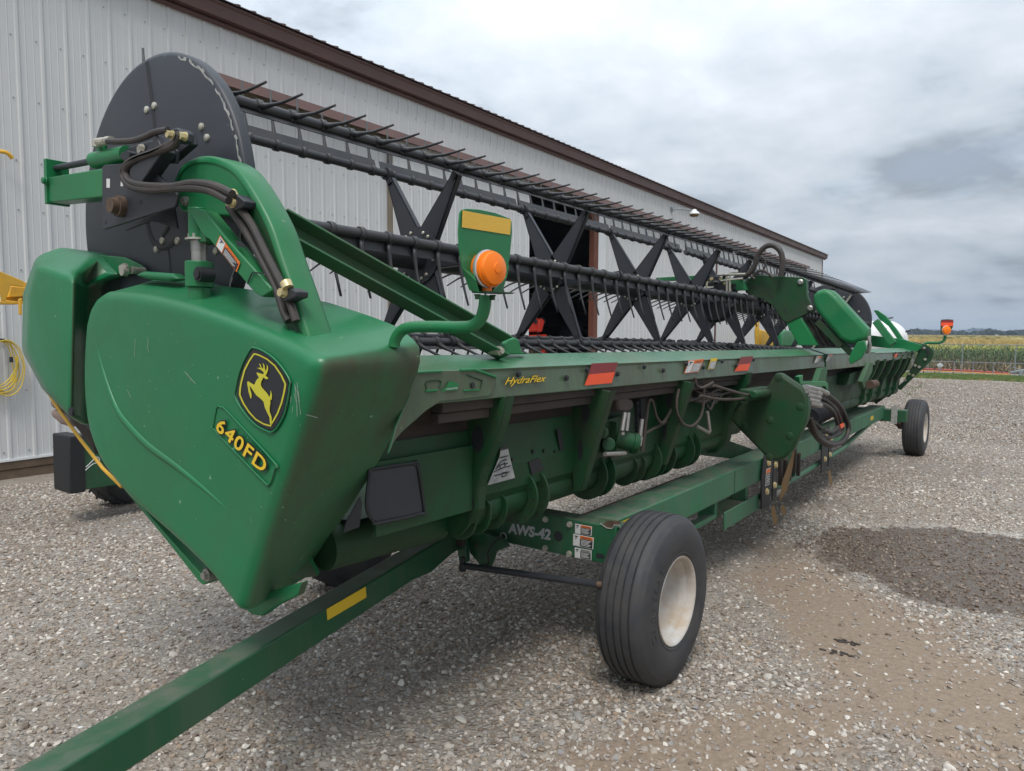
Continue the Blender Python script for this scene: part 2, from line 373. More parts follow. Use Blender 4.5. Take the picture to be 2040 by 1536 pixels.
# emblem: black shield, yellow border, leaping deer
def poly2(pts, x, lift=0.):
    return [at(a, b, x=x)+Vector((-lift, 0, 0)) for a, b in pts]
def flat_poly(name, pts, m, parent, thick=.0012):
    me = MB(); me.prism(pts, Vector((thick, 0, 0))); o = me.build(name, m, parent)
    bm = bmesh.new(); bm.from_mesh(o.data); bmesh.ops.triangulate(bm, faces=bm.faces, ngon_method='EAR_CLIP'); bm.to_mesh(o.data); bm.free(); return o
emb = flat_poly('emblem', poly2(zc(SH), XE-.002), 'decal_b', covA)
BO = [(385,202),(425,206),(480,222),(620,293),(757,408),(868,570),(940,722),(935,770),(915,880),(870,1060),(800,1240),(676,1450),(560,1420),(420,1340),(300,1210),(200,1060),(134,910),(143,800),(160,700),(220,480),(300,325)]
ca, cb_ = 530, 820
BI = [(ca+(a-ca)*.925, cb_+(b-cb_)*.955) for a, b in BO]
mb = MB(); o_ = poly2(zc(BO), XE-.0035); i_ = poly2(zc(BI), XE-.0035); n = len(o_)
mb.add(o_+i_, [(k, (k+1) % n, n+(k+1) % n, n+k) for k in range(n)]); mb.build('emblem_border', 'emblem_y', covA)
DEER = [(437,545),(437,530),(460,535),(535,558),(558,553),(560,535),(540,508),(500,478),(440,452),(495,448),(512,456),(492,415),(478,378),(500,398),(520,455),(548,468),(553,425),(540,375),(565,410),(574,465),(583,508),(603,480),(612,440),(606,402),(625,440),(628,490),(612,540),(588,582),(600,600),(632,628),(625,638),(590,644),(565,620),(552,612),(512,690),(505,745),(520,785),(560,830),(610,885),(655,958),(672,900),(672,838),(695,920),(690,996),(665,990),(668,1060),(655,1130),(655,1200),(688,1290),(690,1400),(665,1402),(655,1290),(610,1200),(575,1120),(555,1025),(500,970),(430,915),(370,825),(312,742),(318,800),(350,910),(345,970),(332,965),(300,860),(275,700),(287,680),(390,742),(402,730),(430,665),(478,612),(455,580)]
flat_poly('leaping_deer', poly2(zc(DEER), XE-.005), 'emblem_y', covA)
t0 = lambda a, b: at(420+a/8.536, 800+b/8.536, x=XE)
P0 = t0(95,475); text_on('model_number', '640FD', 'decal_y', covA, P0, P0+(t0(905,1228)-t0(95,475)), P0+(t0(238,262)-t0(150,475)), .005, outline=.055, thick=.018, space=1.12)
mb = MB(); rs_ = random.Random(12)
def scratch(pts, w_=.0012, x=1.2845):
    P_ = [at(a, b, x=x) for a, b in pts]
    for i in range(len(P_)-1): mb.bar(P_[i], P_[i+1], .0004, w_*rs_.uniform(.6,1.3), (0,.3,1))
for pts in ([(587,765),(591,800),(592,830)],[(592,762),(594,790),(599,826)],[(588,770),(595,792)],[(586,785),(590,800)],[(593,775),(597,800)],[(295,672),(294,692),(296,702)],[(269,675),(268,711)],[(368,740),(378,752),(389,764)],[(380,756),(378,761)],[(253,776),(261,792)],[(610,826),(632,832)],[(580,790),(579,802)],[(583,810),(582,822)]): scratch(pts)
for _ in range(46):
    a = rs_.uniform(200,600); b = rs_.uniform(640,1050)
    if b > 1180-(a-200)*-.1 or 470 < a < 575 and 690 < b < 860: continue
    scratch([(a,b),(a+rs_.uniform(-3,3),b+rs_.uniform(1,4))], .0007)
mb.build('paint_scratches', 'decal_old', covA)
# lower skirt of the end sheet, pivot bolt, wear strip and yellow edge
mb = MB(); mb.prism(px([(482,1195),(600,1160),(592,1186),(548,1208),(520,1228),(500,1224),(484,1210)], x=1.42), (.03,0,0)); mb.build('lower_skirt', 'plastic', hd, .004)
mb = MB(); mb.prism(px([(236,962),(250,968),(300,1030),(413,1160),(404,1166),(395,1158),(330,1075)], x=1.36), (.06,0,0)); mb.build('lower_edge_sheet', 'green_clean', hd, .003)
mb = MB(); c_ = at(410, 1146, x=1.34); mb.cyl(c_, c_+V(.05,0,0), .022, 20); mb.cyl(c_-V(.012,0,0), c_, .014, 6); mb.build('pivot_bolt', 'steel', hd)
mb = MB(); mb.tube(px([(97,783),(120,820),(160,875),(205,933),(243,970)], x=1.40), .007, 6); mb.build('yellow_edge_rod', 'yellow', hd)
mb = MB(); mb.prism(px([(85,768),(100,785),(160,862),(190,905),(180,860),(165,845),(140,835)], x=1.48), (.10,0,0)); mb.build('divider_foot', 'brown', hd, .006)
mb = MB()
for a in ([(84,765),(96,762),(103,775),(96,782),(85,776)], [(97,792),(120,790),(128,812),(118,822),(99,812)], [(98,815),(122,822),(140,835),(138,852),(118,846),(101,832)]): mb.prism(px(a, x=1.56), (.14,0,0))
mb.build('skid_shoe', 'pinkish', hd, .02, bseg=3)

# ---- forward divider cover
FB = px([(73,528),(147,550),(141,836),(90,777),(52,697),(57,590)], x=1.28)
TB = px([(72,508),(112,492)], x=1.42)+px([(190,503),(234,546)], x=1.46)+px([(176,562),(172,852)], x=1.40)+px([(88,782)], x=1.44)+px([(43,700),(45,585)], x=1.40)
mb = MB(); bk = [p+V(.05,0,0) for p in TB]
# 0-5 outer face, 6-14 middle ring, 15-23 inner ring
mb.add(FB+TB+bk, [(0,1,2,3,4,5), (0,6,7,1), (1,7,8), (1,8,9,10), (1,10,11,2), (2,11,12,3), (3,12,13,4), (4,13,14,5), (5,14,6,0)]+[(6+i, 6+(i+1)%9, 15+(i+1)%9, 15+i) for i in range(9)], True)
covB = mb.build('front_divider_cover', 'plastic', hd, .03, ang=0, bseg=6)
covB.data.polygons.foreach_set('use_smooth', [True]*len(covB.data.polygons)); covB.modifiers['bevel'].angle_limit = radians(14)
mb = MB(); mb.prism(px([(192,505),(200,508),(245,512),(280,528),(290,540),(265,546),(232,546),(205,530)], x=1.47), (.012,0,0)); mb.build('hinge_frame', 'green', hd, .003)
mb = MB(); mb.prism(px([(236,530),(246,524),(251,532),(250,545),(238,546)], x=1.40), (.012,0,0)); c_ = at(242, 540, x=1.39); mb.cyl(c_, c_+V(.02,0,0), .018, 16)
c2 = at(262, 538, x=1.42); mb.cyl(c2, c2+V(.05,0,0), .014, 12); mb.build('hinge_pin', 'zinc', hd)
mb = MB(); c_ = at(140, 820, x=1.276); mb.cyl(c_, c_+V(.008,0,0), .018, 16); mb.build('access_hole', 'rubber2', covB)
mb = MB()
mb.prism(px([(265,548),(283,540),(340,544),(352,556),(330,560),(290,556)], x=1.37), (.05,0,0)); mb.build('cover_boss', 'plastic', hd, .012, bseg=3)

# ---- rear top beam
ZB, YB = 1.531, 1.70
def bsec(x0, x1, mb, dz=0., yb=YB, face=.115):
    z0 = ZB+dz-.003*(x0-1.77); z1 = ZB+dz-.003*(x1-1.77)
    # front corner - top slopes up and away - inner face - bottom flange
    S = lambda x, z: [V(x, yb+.012, z-.012), V(x, yb+.004, z-.003), V(x, yb+.012, z), V(x, yb+.155, z+.047), V(x, yb+.165, z-.06), V(x, yb+.02, z-face), V(x, yb, z-face)]
    a, b = S(x0, z0), S(x1, z1); n = len(a)
    mb.add(a+b, [tuple(range(n-1, -1, -1)), tuple(range(n, 2*n))]+[(i, (i+1) % n, (i+1) % n+n, i+n) for i in range(n)])
mb = MB(); bsec(1.74, 7.1, mb); bm_ = mb.build('top_beam', 'green_beam', hd, .004)
mb = MB(); bsec(7.12, 9.35, mb, .006, 1.69, .15); mb.build('top_beam', 'green_beam', hd, .004)
mb = MB(); bsec(9.37, 12.25, mb, -.008, 1.70, .10); mb.build('top_beam', 'green_beam', hd, .004)
FX = YB-.001
def face(a, b, y=FX): return at(a, b, y=y)
# end doubler plate welded on the near end, with its curved lower arm
mb = MB(); mb.prism(px([(822,741),(828,739),(915,737),(945,736),(990,752),(980,786),(972,790),(900,798),(878,800),(850,818),(800,862),(786,880),(775,905),(790,850),(815,790)], y=1.695), (0,.012,0)); mb.build('end_doubler', 'green_beam', hd, .003)
mb = MB()
mb.tube(px([(824,743),(840,741.5),(880,739.5)], y=1.692), .004, 6); mb.tube(px([(917,737.5),(945,736.5),(960,741),(988,751)], y=1.692), .005, 6)
mb.tube(px([(848,779),(870,777.5)], y=1.692), .004, 6); mb.tube(px([(923,778),(955,777)], y=1.692), .003, 6)
mb.build('weld_bead', 'green_clean', hd)
mb = MB(); mb.tube(smooth_path(px([(850,775),(848,764),(855,759),(876,758),(878,765),(874,772)], y=1.693), 4), .0022, 5)
mb.tube(px([(931,747),(961,758),(957,774)], y=1.693), .0025, 5); mb.build('pressed_recess', 'green_shaded', hd)
mb = MB()
for a, b in ((1175,809),(830,829),): pass
for a, b in ((938,767),(1031,745),(1127,753),(1168,737),(1229,745),(1282,731),(1320,738),(1366,725),(1400,732),(1437,720),(1466,728),(1500,717)):
    mb.bolt(face(a, b, 1.699), (0,-1,0), .0105, .012)
mb.build('carriage_bolts', 'rubber2', hd)
mb = MB()
for a, b in ((1784,703),(1788,709),(1795,703),(1799,708),(1806,701),(1810,706),(1817,700),(1820,705)): mb.cyl(at(a, b, y=1.697), at(a, b, y=1.69), .013, 8)
mb.build('flange_bolts', 'rubber2', hd)
text_on('series_name', 'HydraFlex', 'decal_y', bm_, face(1003,771,1.697), face(1085,764,1.697), face(1007,752,1.697), .003, outline=.03, thick=.012, shear=.32)
decal('red_reflector', 'refl_r', bm_, px([(1172,746),(1225,741),(1230.5,721.5),(1178,724)], y=1.698))
decal('orange_reflector', 'refl_o', bm_, px([(1164,768),(1218,763),(1225,741),(1172,746)], y=1.6975))
decal('red_reflector', 'refl_r', bm_, px([(1469,727),(1495,724),(1501,709),(1476,711)], y=1.698))
decal('orange_reflector', 'refl_o', bm_, px([(1463,740),(1490,738),(1495,724),(1469,727)], y=1.6975))
def warn_sticker(parent, c, y=None, x=None, head='decal_o', body='decal_b', icon=.38, lift=.002, nlines=5, headtxt='WARNING', edge='decal_o', name='warning_sticker'):
    """c: lower-left, lower-right, upper-right, upper-left world corners"""
    c = [Vector(p) for p in c]
    B = lambda u, v: c[0]*(1-u)*(1-v)+c[1]*u*(1-v)+c[2]*u*v+c[3]*(1-u)*v
    q = lambda u0, v0, u1, v1: [B(u0,v0), B(u1,v0), B(u1,v1), B(u0,v1)]
    base = decal(name, edge, parent, q(0,0,1,1), lift)
    decal(name+'_text_field', body, base, q(icon+.02,.05,.96,.70), lift+.001)
    decal(name+'_heading', head, base, q(icon+.02,.72,.96,.95), lift+.001)
    if icon > .1: decal(name+'_pictogram', 'decal_w', base, q(.04,.05,icon-.01,.95), lift+.001)
    mb = MB()
    for i in range(nlines):
        v = .62-.54*i/nlines; u1 = .90-.12*((i*7) % 3)/2
        quad_on(mb, q(icon+.07, v-.035, u1, v+.012), lift+.002)
    mb.build(name+'_small_print', 'decal_w', base)
    if icon > .1:
        mb = MB()
        for s_ in ([(.10,.78),(.30,.80),(.30,.88),(.10,.87)], [(.14,.62),(.20,.64),(.27,.40),(.21,.36)], [(.08,.52),(.12,.56),(.22,.66),(.17,.68)], [(.20,.42),(.25,.38),(.34,.16),(.28,.15)], [(.20,.42),(.23,.36),(.13,.18),(.09,.22)], [(.15,.70),(.2,.68),(.23,.74),(.17,.77)]):
            k = icon/.38; quad_on(mb, [B(u*k, v) for u, v in s_], lift+.002)
        mb.build(name+'_figure', 'decal_b', base)
    if headtxt: text_on(name+'_word', headtxt, 'decal_b', base, B(icon+.10,.76), B(.90,.76), B(icon+.10,.91), lift+.003)
    return base
warn_sticker(bm_, px([(1362,744),(1391,741),(1402,715),(1371,718)], y=1.698), body='decal_old', edge='decal_o', headtxt='WARNING')
warn_sticker(bm_, px([(1409,736),(1422,735),(1429,713),(1416,714)], y=1.698), icon=.05, head='decal_y', edge='decal_y', body='decal_old', headtxt=None, nlines=7, name='yellow_sticker')
warn_sticker(bm_, px([(1621,723.5),(1628,723),(1636,709),(1627,709.5)], y=1.698), headtxt=None, name='small_warning_sticker', edge='decal_old', body='decal_old')
warn_sticker(bm_, px([(1644,720),(1650,719.5),(1659,705.5),(1650,706)], y=1.686), headtxt=None, name='small_warning_sticker', edge='decal_old', body='decal_old')
decal('orange_reflector', 'refl_o', bm_, px([(1781,712),(1786,711.5),(1788,704.5),(1783,705)], y=1.694))
# maker's plate on the doubler, almost worn away
decal('faded_label', 'green_bright', bm_, px([(876,780),(910,777),(914,766),(903,760),(893,760),(888,770)], y=1.692))
text_on('faded_label_word', 'HARVESTER', 'decal_w', bm_, px([(888,777)], y=1.691)[0], px([(911,774.5)], y=1.691)[0], px([(889,773.5)], y=1.691)[0], .001)
# brown inner channel below the beam + trough skin behind it
mb = MB(); mb.box((1.95,1.74,1.375), (5.3,1.80,1.43)); mb.box((1.95,1.76,1.335), (5.3,1.80,1.372)); mb.build('cross_channel', 'brown', hd, .004)
mb = MB(); mb.box((9.5,1.74,1.37), (12.2,1.80,1.41)); mb.build('cross_channel', 'brown', hd, .004)
def sheet(pts, x0, x1, mb, th=.008):
    n = len(pts)
    a = [V(x0, y, z) for y, z in pts]; b = [V(x1, y, z) for y, z in pts]
    mb.add(a+b, [(i, i+1, n+i+1, n+i) for i in range(n-1)], False)
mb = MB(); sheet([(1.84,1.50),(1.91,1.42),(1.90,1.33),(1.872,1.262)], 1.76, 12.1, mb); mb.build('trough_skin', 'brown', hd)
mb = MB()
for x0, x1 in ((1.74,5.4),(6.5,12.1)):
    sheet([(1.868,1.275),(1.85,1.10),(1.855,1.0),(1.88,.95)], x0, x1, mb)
mb.build('back_sheet', 'green_shaded', hd)
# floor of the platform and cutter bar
mb = MB(); sheet([(1.98,.99),(2.15,.97),(2.7,1.08),(3.2,1.14),(3.26,1.14)], 1.76, 12.1, mb); mb.build('platform_floor', 'green_shaded', hd)
mb = MB(); mb.box((1.6,3.26,1.135), (12.1,3.32,1.15))
for i in range(137): x = 1.64+i*.0762; mb.add([(x-.02,3.32,1.135),(x+.02,3.32,1.135),(x+.02,3.32,1.15),(x-.02,3.32,1.15),(x,3.42,1.14)], [(0,1,4),(1,2,4),(2,3,4),(3,0,4)])
mb.build('cutter_bar', 'black', hd)
# lower torque tube with its flanges and saddle clips
YP, ZP = 1.94, .93
mb = MB(); mb.cyl((2.235,YP,ZP), (5.2,YP,ZP+.02), .075, 32); mb.cyl((6.4,YP,ZP), (12.1,YP,ZP), .075, 24); tt = mb.build('torque_tube', 'green_shaded', hd)
def flange(x, r=.132, th=.012, n=14, big=True):
    m_ = MB(); m_.lathe((x,YP,ZP+.008+.004*(x-2.7)), (1,0,0), [(.08,-th/2),(r,-th/2),(r,th/2),(.08,th/2)], 40)
    o = m_.build('tube_flange', 'green_shaded', hd, .002)
    h = MB()
    for k in range(n):
        a = 2*pi*k/n; c_ = V(x-th/2-.0012, YP+cos(a)*(r-.022), ZP+sin(a)*(r-.022)); h.cyl(c_, c_+V(.0012,0,0), .0065, 8)
    h.build('flange_holes', 'rubber2', o)
for x in (2.655,2.745,3.28,3.37,3.92,4.0,4.12,4.40,4.50): flange(x)
for x, s_ in ((2.27,1),(2.36,1),(2.47,1),(3.68,1),(3.78,1)):
    m_ = MB(); prof = [V(x, YP+.10*cos(radians(a)), ZP+.115*sin(radians(a))) for a in range(165, 331, 15)]+[V(x, YP+.04, ZP), V(x, YP-.06, ZP+.055)]
    m_.prism(prof, (.011,0,0)); m_.build('tube_clip', 'green_shaded', hd, .003)
# profile frames (gussets) between beam and tube
G1 = [(1.68,1.42),(1.70,1.33),(1.735,1.24),(1.79,1.14),(1.815,1.05),(1.82,.96),(1.85,.90),(1.90,.845),(1.97,.84),(1.95,.93),(1.88,1.0),(1.87,1.27),(1.86,1.42)]
def gusset(x, prof, th=.012, holes=True, lip=True, m='green_shaded'):
    m_ = MB(); m_.prism([V(x, y, z) for y, z in prof], (th,0,0)); o = m_.build('profile_frame', m, hd, .003)
    if lip:
        l_ = MB(); n = len(prof)
        pr = [(y, z) for y, z in prof[:7]]
        a = [V(x, y, z) for y, z in pr]; b = [V(x+.055, y, z) for y, z in pr]; n = len(a)
        l_.add(a+b, [(i, i+1, n+i+1, n+i) for i in range(n-1)]); l_.build('frame_lip', m, o)
    if holes:
        h = MB()
        for cy_, cz_, ry, rz in ((1.815,1.245,.030,.052),(1.852,.985,.022,.035),(1.80,1.355,.035,.025)) if x < 2.5 else ((1.79,1.29,.022,.045),(1.815,1.11,.014,.05)):
            h.prism([V(x-.0015, cy_+ry*cos(2*pi*k/18), cz_+rz*sin(2*pi*k/18)) for k in range(18)], (.001,0,0))
        h.build('frame_hole', 'rubber2', o)
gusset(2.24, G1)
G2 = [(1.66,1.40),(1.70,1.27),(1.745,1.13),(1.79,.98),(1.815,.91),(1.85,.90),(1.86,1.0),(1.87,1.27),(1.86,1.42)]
for x in (3.02, 3.96): gusset(x, G2, m='green_shaded')
for x in (5.0, 9.5, 9.95, 10.5, 11.1, 11.6): gusset(x, G1, holes=x > 9, m='green_shaded')
# access panel near the end (black hatch in green plate)
hp = px([(724,925),(835,910),(868,905),(870,1060),(860,1075),(700,1115),(690,1040)], y=1.827)
mb = MB(); mb.prism([V(1.72,1.835,1.22), V(2.235,1.835,1.22), V(2.235,1.835,.96), V(1.72,1.835,.96)], (0,.01,0)); pn = mb.build('end_panel', 'green_shaded', hd, .002)
mb = MB(); mb.prism([at(a, b, y=1.829) for a, b in [(735,942),(738,938),(822,925),(830,928),(843,1015),(840,1022),(752,1040),(742,1036),(728,1000)]], (0,.006,0)); mb.build('hatch', 'black', hd, .004)
mb = MB(); mb.tube(smooth_path([at(a, b, y=1.827) for a, b in [(736,945),(740,936),(822,923),(832,928),(845,1014),(840,1023),(754,1042),(744,1038),(730,1010)]], 4, True), .006, 6, True)
mb.prism([at(a, b, y=1.826) for a, b in [(820,922),(832,918),(838,926),(836,936),(828,930)]], (0,.004,0)); mb.build('hatch_seal', 'rubber2', hd)
mb = MB(); mb.prism([at(a, b, y=1.827) for a, b in [(690,1040),(718,990),(722,1005),(716,1050),(684,1062)]], (0,.004,0)); mb.build('panel_opening', 'rubber2', hd)
mb = MB(); mb.cyl((1.70,2.09,.885), (2.26,2.05,.885), .085, 32); mb.build('end_tube', 'green_shaded', hd)
# hose down the near frame
mb = MB(); mb.tube(smooth_path([at(a, b, x=2.17) for a, b in [(874,830),(866,850),(867,890),(874,940),(878,975)]], 6), .0105, 8); mb.build('hydraulic_hose', 'hose_dusty', hd)
mb = MB(); mb.cyl(at(877,950,x=2.16), at(880,980,x=2.16), .013, 12); mb.tube(smooth_path([at(a, b, x=2.16) for a, b in [(880,980),(880,998),(884,1010),(895,1010)]], 5), .0105, 10); mb.cyl(at(889,1009,x=2.14), at(897,1006,x=2.17), .017, 6); mb.build('hose_fitting', 'steel', hd)
# instruction plate + sheet stickers
dc = decal('instruction_plate', 'decal_old', hd, [at(a, b, y=1.842) for a, b in [(971,967),(1026,952),(1011,889),(998,893),(995,910)]], .0)
mb = MB()
for l_ in ([(987,935),(1000,925),(1012,923)],[(985,940),(1002,932),(1017,928)],[(990,930),(1000,918),(1010,915)],[(995,925),(998,935)],[(1005,921),(1007,931)],[(1000,950),(1008,948),(1010,940),(1001,942),(1000,950)],[(985,948),(1015,940)],[(996,912),(1012,908)]):
    mb.tube([at(a, b, y=1.839) for a, b in l_], .002, 4)
mb.build('plate_drawing', 'decal_b', dc)
decal('plate_heading', 'decal_b', dc, [at(a, b, y=1.840) for a, b in [(996,898),(1012,894),(1011,888),(998,892)]], .0)
mb = MB()
for a, b, r in ((1064,900,.009),(1085,899,.007),(1107,900,.007),(1022,916,.007)): c_ = at(a, b, y=1.845); mb.cyl(c_, c_+V(0,.008,0), r, 10)
for q_ in ([(1110,856),(1118,855),(1124,894),(1116,898)], [(1053,920),(1075,912),(1085,935),(1060,945)]): mb.prism([at(a, b, y=1.845) for a, b in q_], (0,.004,0))
mb.build('sheet_openings', 'rubber2', hd)
# ---- reel end arm (near), brace, strut and lift cylinder
XA = 1.38
side = [(2.46,2.10),(2.452,2.16),(2.40,2.205),(2.31,2.218),(2.20,2.20),(2.10,2.155),(2.02,2.08),(1.935,1.975),(1.88,1.87),(1.80,1.72),(1.74,1.60),(1.84,1.58),(1.90,1.76),(1.97,1.89),(2.03,1.985),(2.13,2.02),(2.30,2.04),(2.42,2.06)]
mb = MB(); mb.prism([V(XA, y, z) for y, z in side], (.085,0,0)); arm = mb.build('reel_arm', 'green', hd, .006, bseg=3)
mb = MB(); o_ = smooth_path([V(0, y, z) for y, z in side[1:11]], 6); n = len(o_)
A_ = []
for i, p in enumerate(o_):
    t = (o_[min(i+1, n-1)]-o_[max(i-1, 0)]).normalized(); nn_ = V(0, t.z, -t.y)
    if nn_.z < 0 and nn_.y > 0: nn_ = -nn_
    nn_ = nn_ if nn_.dot(V(0,-.6,.8)) > 0 else -nn_
    A_.append([V(XA-.004,0,0)+p-nn_*.010, V(XA-.004,0,0)+p+nn_*.006, V(XA+.006,0,0)+p+nn_*.012, V(XA+.080,0,0)+p+nn_*.012, V(XA+.094,0,0)+p+nn_*.002, V(XA+.094,0,0)+p-nn_*.05])
m = 6; mb.add([q for r in A_ for q in r], [(i*m+j, (i+1)*m+j, (i+1)*m+j+1, i*m+j+1) for i in range(n-1) for j in range(m-1)]+[tuple(range(m))], True)
mb.build('arm_flange', 'green', hd, 0, ang=60)
# dark channel that the hoses run in
mb = MB(); ch = smooth_path([V(XA-.002, y, z) for y, z in ((2.03,2.05),(1.965,1.96),(1.91,1.86),(1.84,1.70),(1.81,1.64))], 5); mb.tube(ch, .022, 6, flat=.1); mb.build('arm_channel', 'green_shaded', hd)
mb = MB()
for a, b in ((364,400),): c_ = at(a, b, x=XA-.012); mb.bolt(c_+V(.012,0,0), (-1,0,0), .014, .014)
mb.build('arm_bolt', 'steel', hd)
# diagonal brace: open channel from the beam up to the arm
b0, b1 = V(2.36,1.775,1.60), V(1.50,2.05,2.005)
d_ = (b1-b0).normalized(); up_ = V(.35,.25,1); up_ = (up_-d_*up_.dot(d_)).normalized(); sd_ = d_.cross(up_)
mb = MB()
def strip(c0, c1, a, th, m_): # thin plate between two 3-D lines
    m_.bar(c0, c1, a, th, up_)
mb.bar(b0+up_*.042, b1+up_*.042, .07, .008, up_); mb.bar(b0-up_*.038+sd_*.0, b1-up_*.038, .07, .008, up_)
o2 = -sd_ if sd_.y > 0 else sd_
mb.bar(b0-o2*.031, b1-o2*.031, .008, .084, up_); mb.build('arm_brace', 'green_dirty', hd, .002)
mb = MB(); mb.prism(px([(1002,706),(1000,690),(1012,677),(1026,672),(1034,676),(1040,700),(1052,706)], y=1.80), (0,.03,0)); mb.build('brace_bracket', 'green_bright', hd, .008)
mb = MB(); c_ = at(997,699,y=1.755); mb.cyl(c_, c_+V(0,.05,0), .018, 16); mb.cyl(c_-V(0,.012,0), c_, .012, 6); mb.build('brace_pin', 'zinc', hd)
# safety strut with its warning sticker
strut = px([(371,411),(407,420),(447,470),(538,572),(540,580),(521,592),(506,582),(440,505),(418,478),(405,470)], x=1.335)
mb = MB(); mb.prism(strut, (.05,0,0)); st = mb.build('safety_strut', 'green', hd, .004)
mb = MB(); q_ = px([(468,478),(481,482),(489,493),(474,491)], x=1.3335); mb.prism(q_, (.001,0,0)); mb.build('strut_slot', 'rubber2', st)
S_ = lambda l: [(300+a/3.643, 280+b/3.643) for a, b in l]
warn_sticker(st, px(S_([(628,955),(655,885),(508,688),(477,762)])[:0] or S_([(477,762),(628,955),(655,885),(508,688)]), x=1.333), icon=.30)
mb = MB(); mb.tube(smooth_path(px(S_([(703,1040),(735,965),(760,958),(822,970),(828,985)]), x=1.33), 4), .0022, 6); mb.build('strut_clip', 'rubber2', hd)
mb = MB(); mb.prism(px(S_([(790,1060),(860,1040),(850,1090),(828,1130),(792,1130)]), x=1.36), (.03,0,0)); mb.build('strut_foot', 'green_shaded', hd, .003)
# lift cylinder
cx_ = lambda z: V(1.375, 2.31, z)
mb = MB(); mb.cyl(cx_(1.68), cx_(1.80), .036, 24); mb.cyl(cx_(1.80), cx_(1.885), .045, 24); mb.cyl(cx_(1.96), cx_(2.06), .032, 24); mb.box((1.36,2.245,1.945), (1.43,2.34,1.985)); mb.build('lift_cylinder', 'green_clean', hd, .003)
mb = MB(); mb.cyl(cx_(1.88), cx_(1.96), .024, 20)
for k in range(6): mb.cyl(cx_(1.922+k*.006), cx_(1.925+k*.006), .0265, 16)
mb.build('cylinder_rod', 'steel', hd)
mb = MB(); c_ = V(1.34,2.262,1.84); mb.cyl(c_, c_+V(.05,0,0), .024, 18); mb.cyl(c_-V(.006,0,0), c_, .016, 12); mb.build('cylinder_pin', 'rubber2', hd)
mb = MB(); mb.bolt(cx_(1.955), (0,0,1), .034, .02); mb.build('cylinder_nut', 'zinc', hd)
# reel bearing carrier: black plates, green box slide, fore-aft cylinder
XP = 1.325
mb = MB(); mb.prism(px([(203,332),(209,328),(262,324),(285,327),(296,330),(352,385),(352,398),(348,412),(207,457),(203,452)], x=XP), (.012,0,0)); cp = mb.build('bearing_carrier', 'black', hd, .003)
mb = MB(); mb.prism(px([(249,301),(256,293),(300,280),(332,282),(352,300),(350,325),(285,328),(262,322)], x=XP+.03), (.012,0,0)); mb.build('bearing_carrier', 'black', hd, .003)
mb = MB(); mb.prism(px([(247,460),(290,434),(345,412),(352,455),(300,440)], x=XP+.09), (.01,0,0)); mb.build('bearing_carrier', 'black', hd, .003)
mb = MB(); q_ = px([(212,356),(219,356),(219,374),(212,374)], x=XP-.001); quad_on(mb, q_[::-1]); q_ = px([(241,356),(245,356),(245,371),(240,371)], x=XP-.001); quad_on(mb, q_[::-1]); mb.build('reflective_tab', 'decal_w', cp)
mb = MB(); mb.prism(px([(267,338),(271,336),(273,350),(270,358),(267,356)], x=XP-.001), (.001,0,0)); 
for a, b in ((210,443),(244,424),(280,403)): c_ = at(a, b, x=XP-.001); mb.cyl(c_, c_+V(.001,0,0), .007, 10)
mb.build('carrier_slot', 'rubber2', cp)
mb = MB(); mb.bar(at(332,288,x=1.32), at(278,368,x=1.32), .07, .05, (1,0,0)); mb.bar(at(385,275,x=1.40), at(345,310,x=1.40), .05, .03, (1,0,0)); mb.build('cam_link', 'black', hd, .004)
mb = MB(); q_ = at(244,412,x=1.325); mb.cyl(q_-V(.022,0,0), q_, .037, 24); mb.cyl(q_-V(.045,0,0), q_, .027, 24); mb.build('reel_shaft_end', 'rust', hd)
mb = MB(); yz = [(3.33,2.17),(3.33,2.272),(2.86,2.25),(2.86,2.146)]; mb.prism([V(1.33,y,z) for y, z in yz], (.07,0,0)); mb.build('slide_tube', 'green', hd, .005)
mb = MB(); mb.box((1.322,3.325,2.165), (1.41,3.348,2.345)); mb.bolt((1.32,3.325,2.255), (-1,0,0), .014, .014); mb.build('slide_end_plate', 'green_clean', hd, .003)
mb = MB(); mb.cyl((1.36,3.33,2.313), (1.36,2.99,2.30), .0125, 14); mb.build('cylinder_rod', 'black', hd)
mb = MB(); mb.cyl((1.36,2.99,2.30), (1.36,2.74,2.29), .031, 22); mb.cyl((1.36,2.93,2.32), (1.36,2.93,2.36), .018, 14); mb.build('slide_cylinder', 'green_clean', hd)
mb = MB(); mb.prism(px([(238,314),(240,304),(252,299),(258,303),(257,316),(245,320)], x=1.31), (.05,0,0)); mb.build('cylinder_head', 'black', hd, .004)
mb = MB(); 
for a, b in ((283,298),): c_ = at(a, b, x=1.345); mb.bolt(c_, (-1,0,0), .016, .012)
for a, b, c2, d2 in ((193,283,212,281),(213,280,222,279)): mb.cyl(at(a, b, x=1.33), at(c2, d2, x=1.33), .015, 10)
mb.cyl(at(193,281,x=1.33), at(193,293,x=1.33), .016, 10); mb.build('hose_fitting', 'zinc', hd)
Z5 = lambda l, o=(150,90), k=5.368: [(o[0]+a/k, o[1]+b/k) for a, b in l]
h1 = [(345,1030),(480,1030),(620,1020),(750,980),(860,930),(990,905)]
h2 = [(1105,940),(1110,990),(1060,1040),(960,1090),(840,1150),(690,1200),(580,1270),(540,1350),(560,1430),(640,1480),(800,1505),(1040,1510),(1240,1475),(1430,1490),(1560,1530),(1680,1590)]
h3 = [(1120,960),(1060,1070),(930,1120),(760,1180),(600,1240),(520,1320),(510,1410),(580,1500),(700,1540),(860,1550),(1040,1535),(1240,1530),(1440,1560),(1640,1665)]
for hh, r in ((h1,.0105),(h2,.0125),(h3,.0125)):
    mb = MB(); mb.tube(smooth_path([at(a, b, x=1.295) for a, b in Z5(hh)], 6), r, 10); mb.build('hydraulic_hose', 'hose', hd)
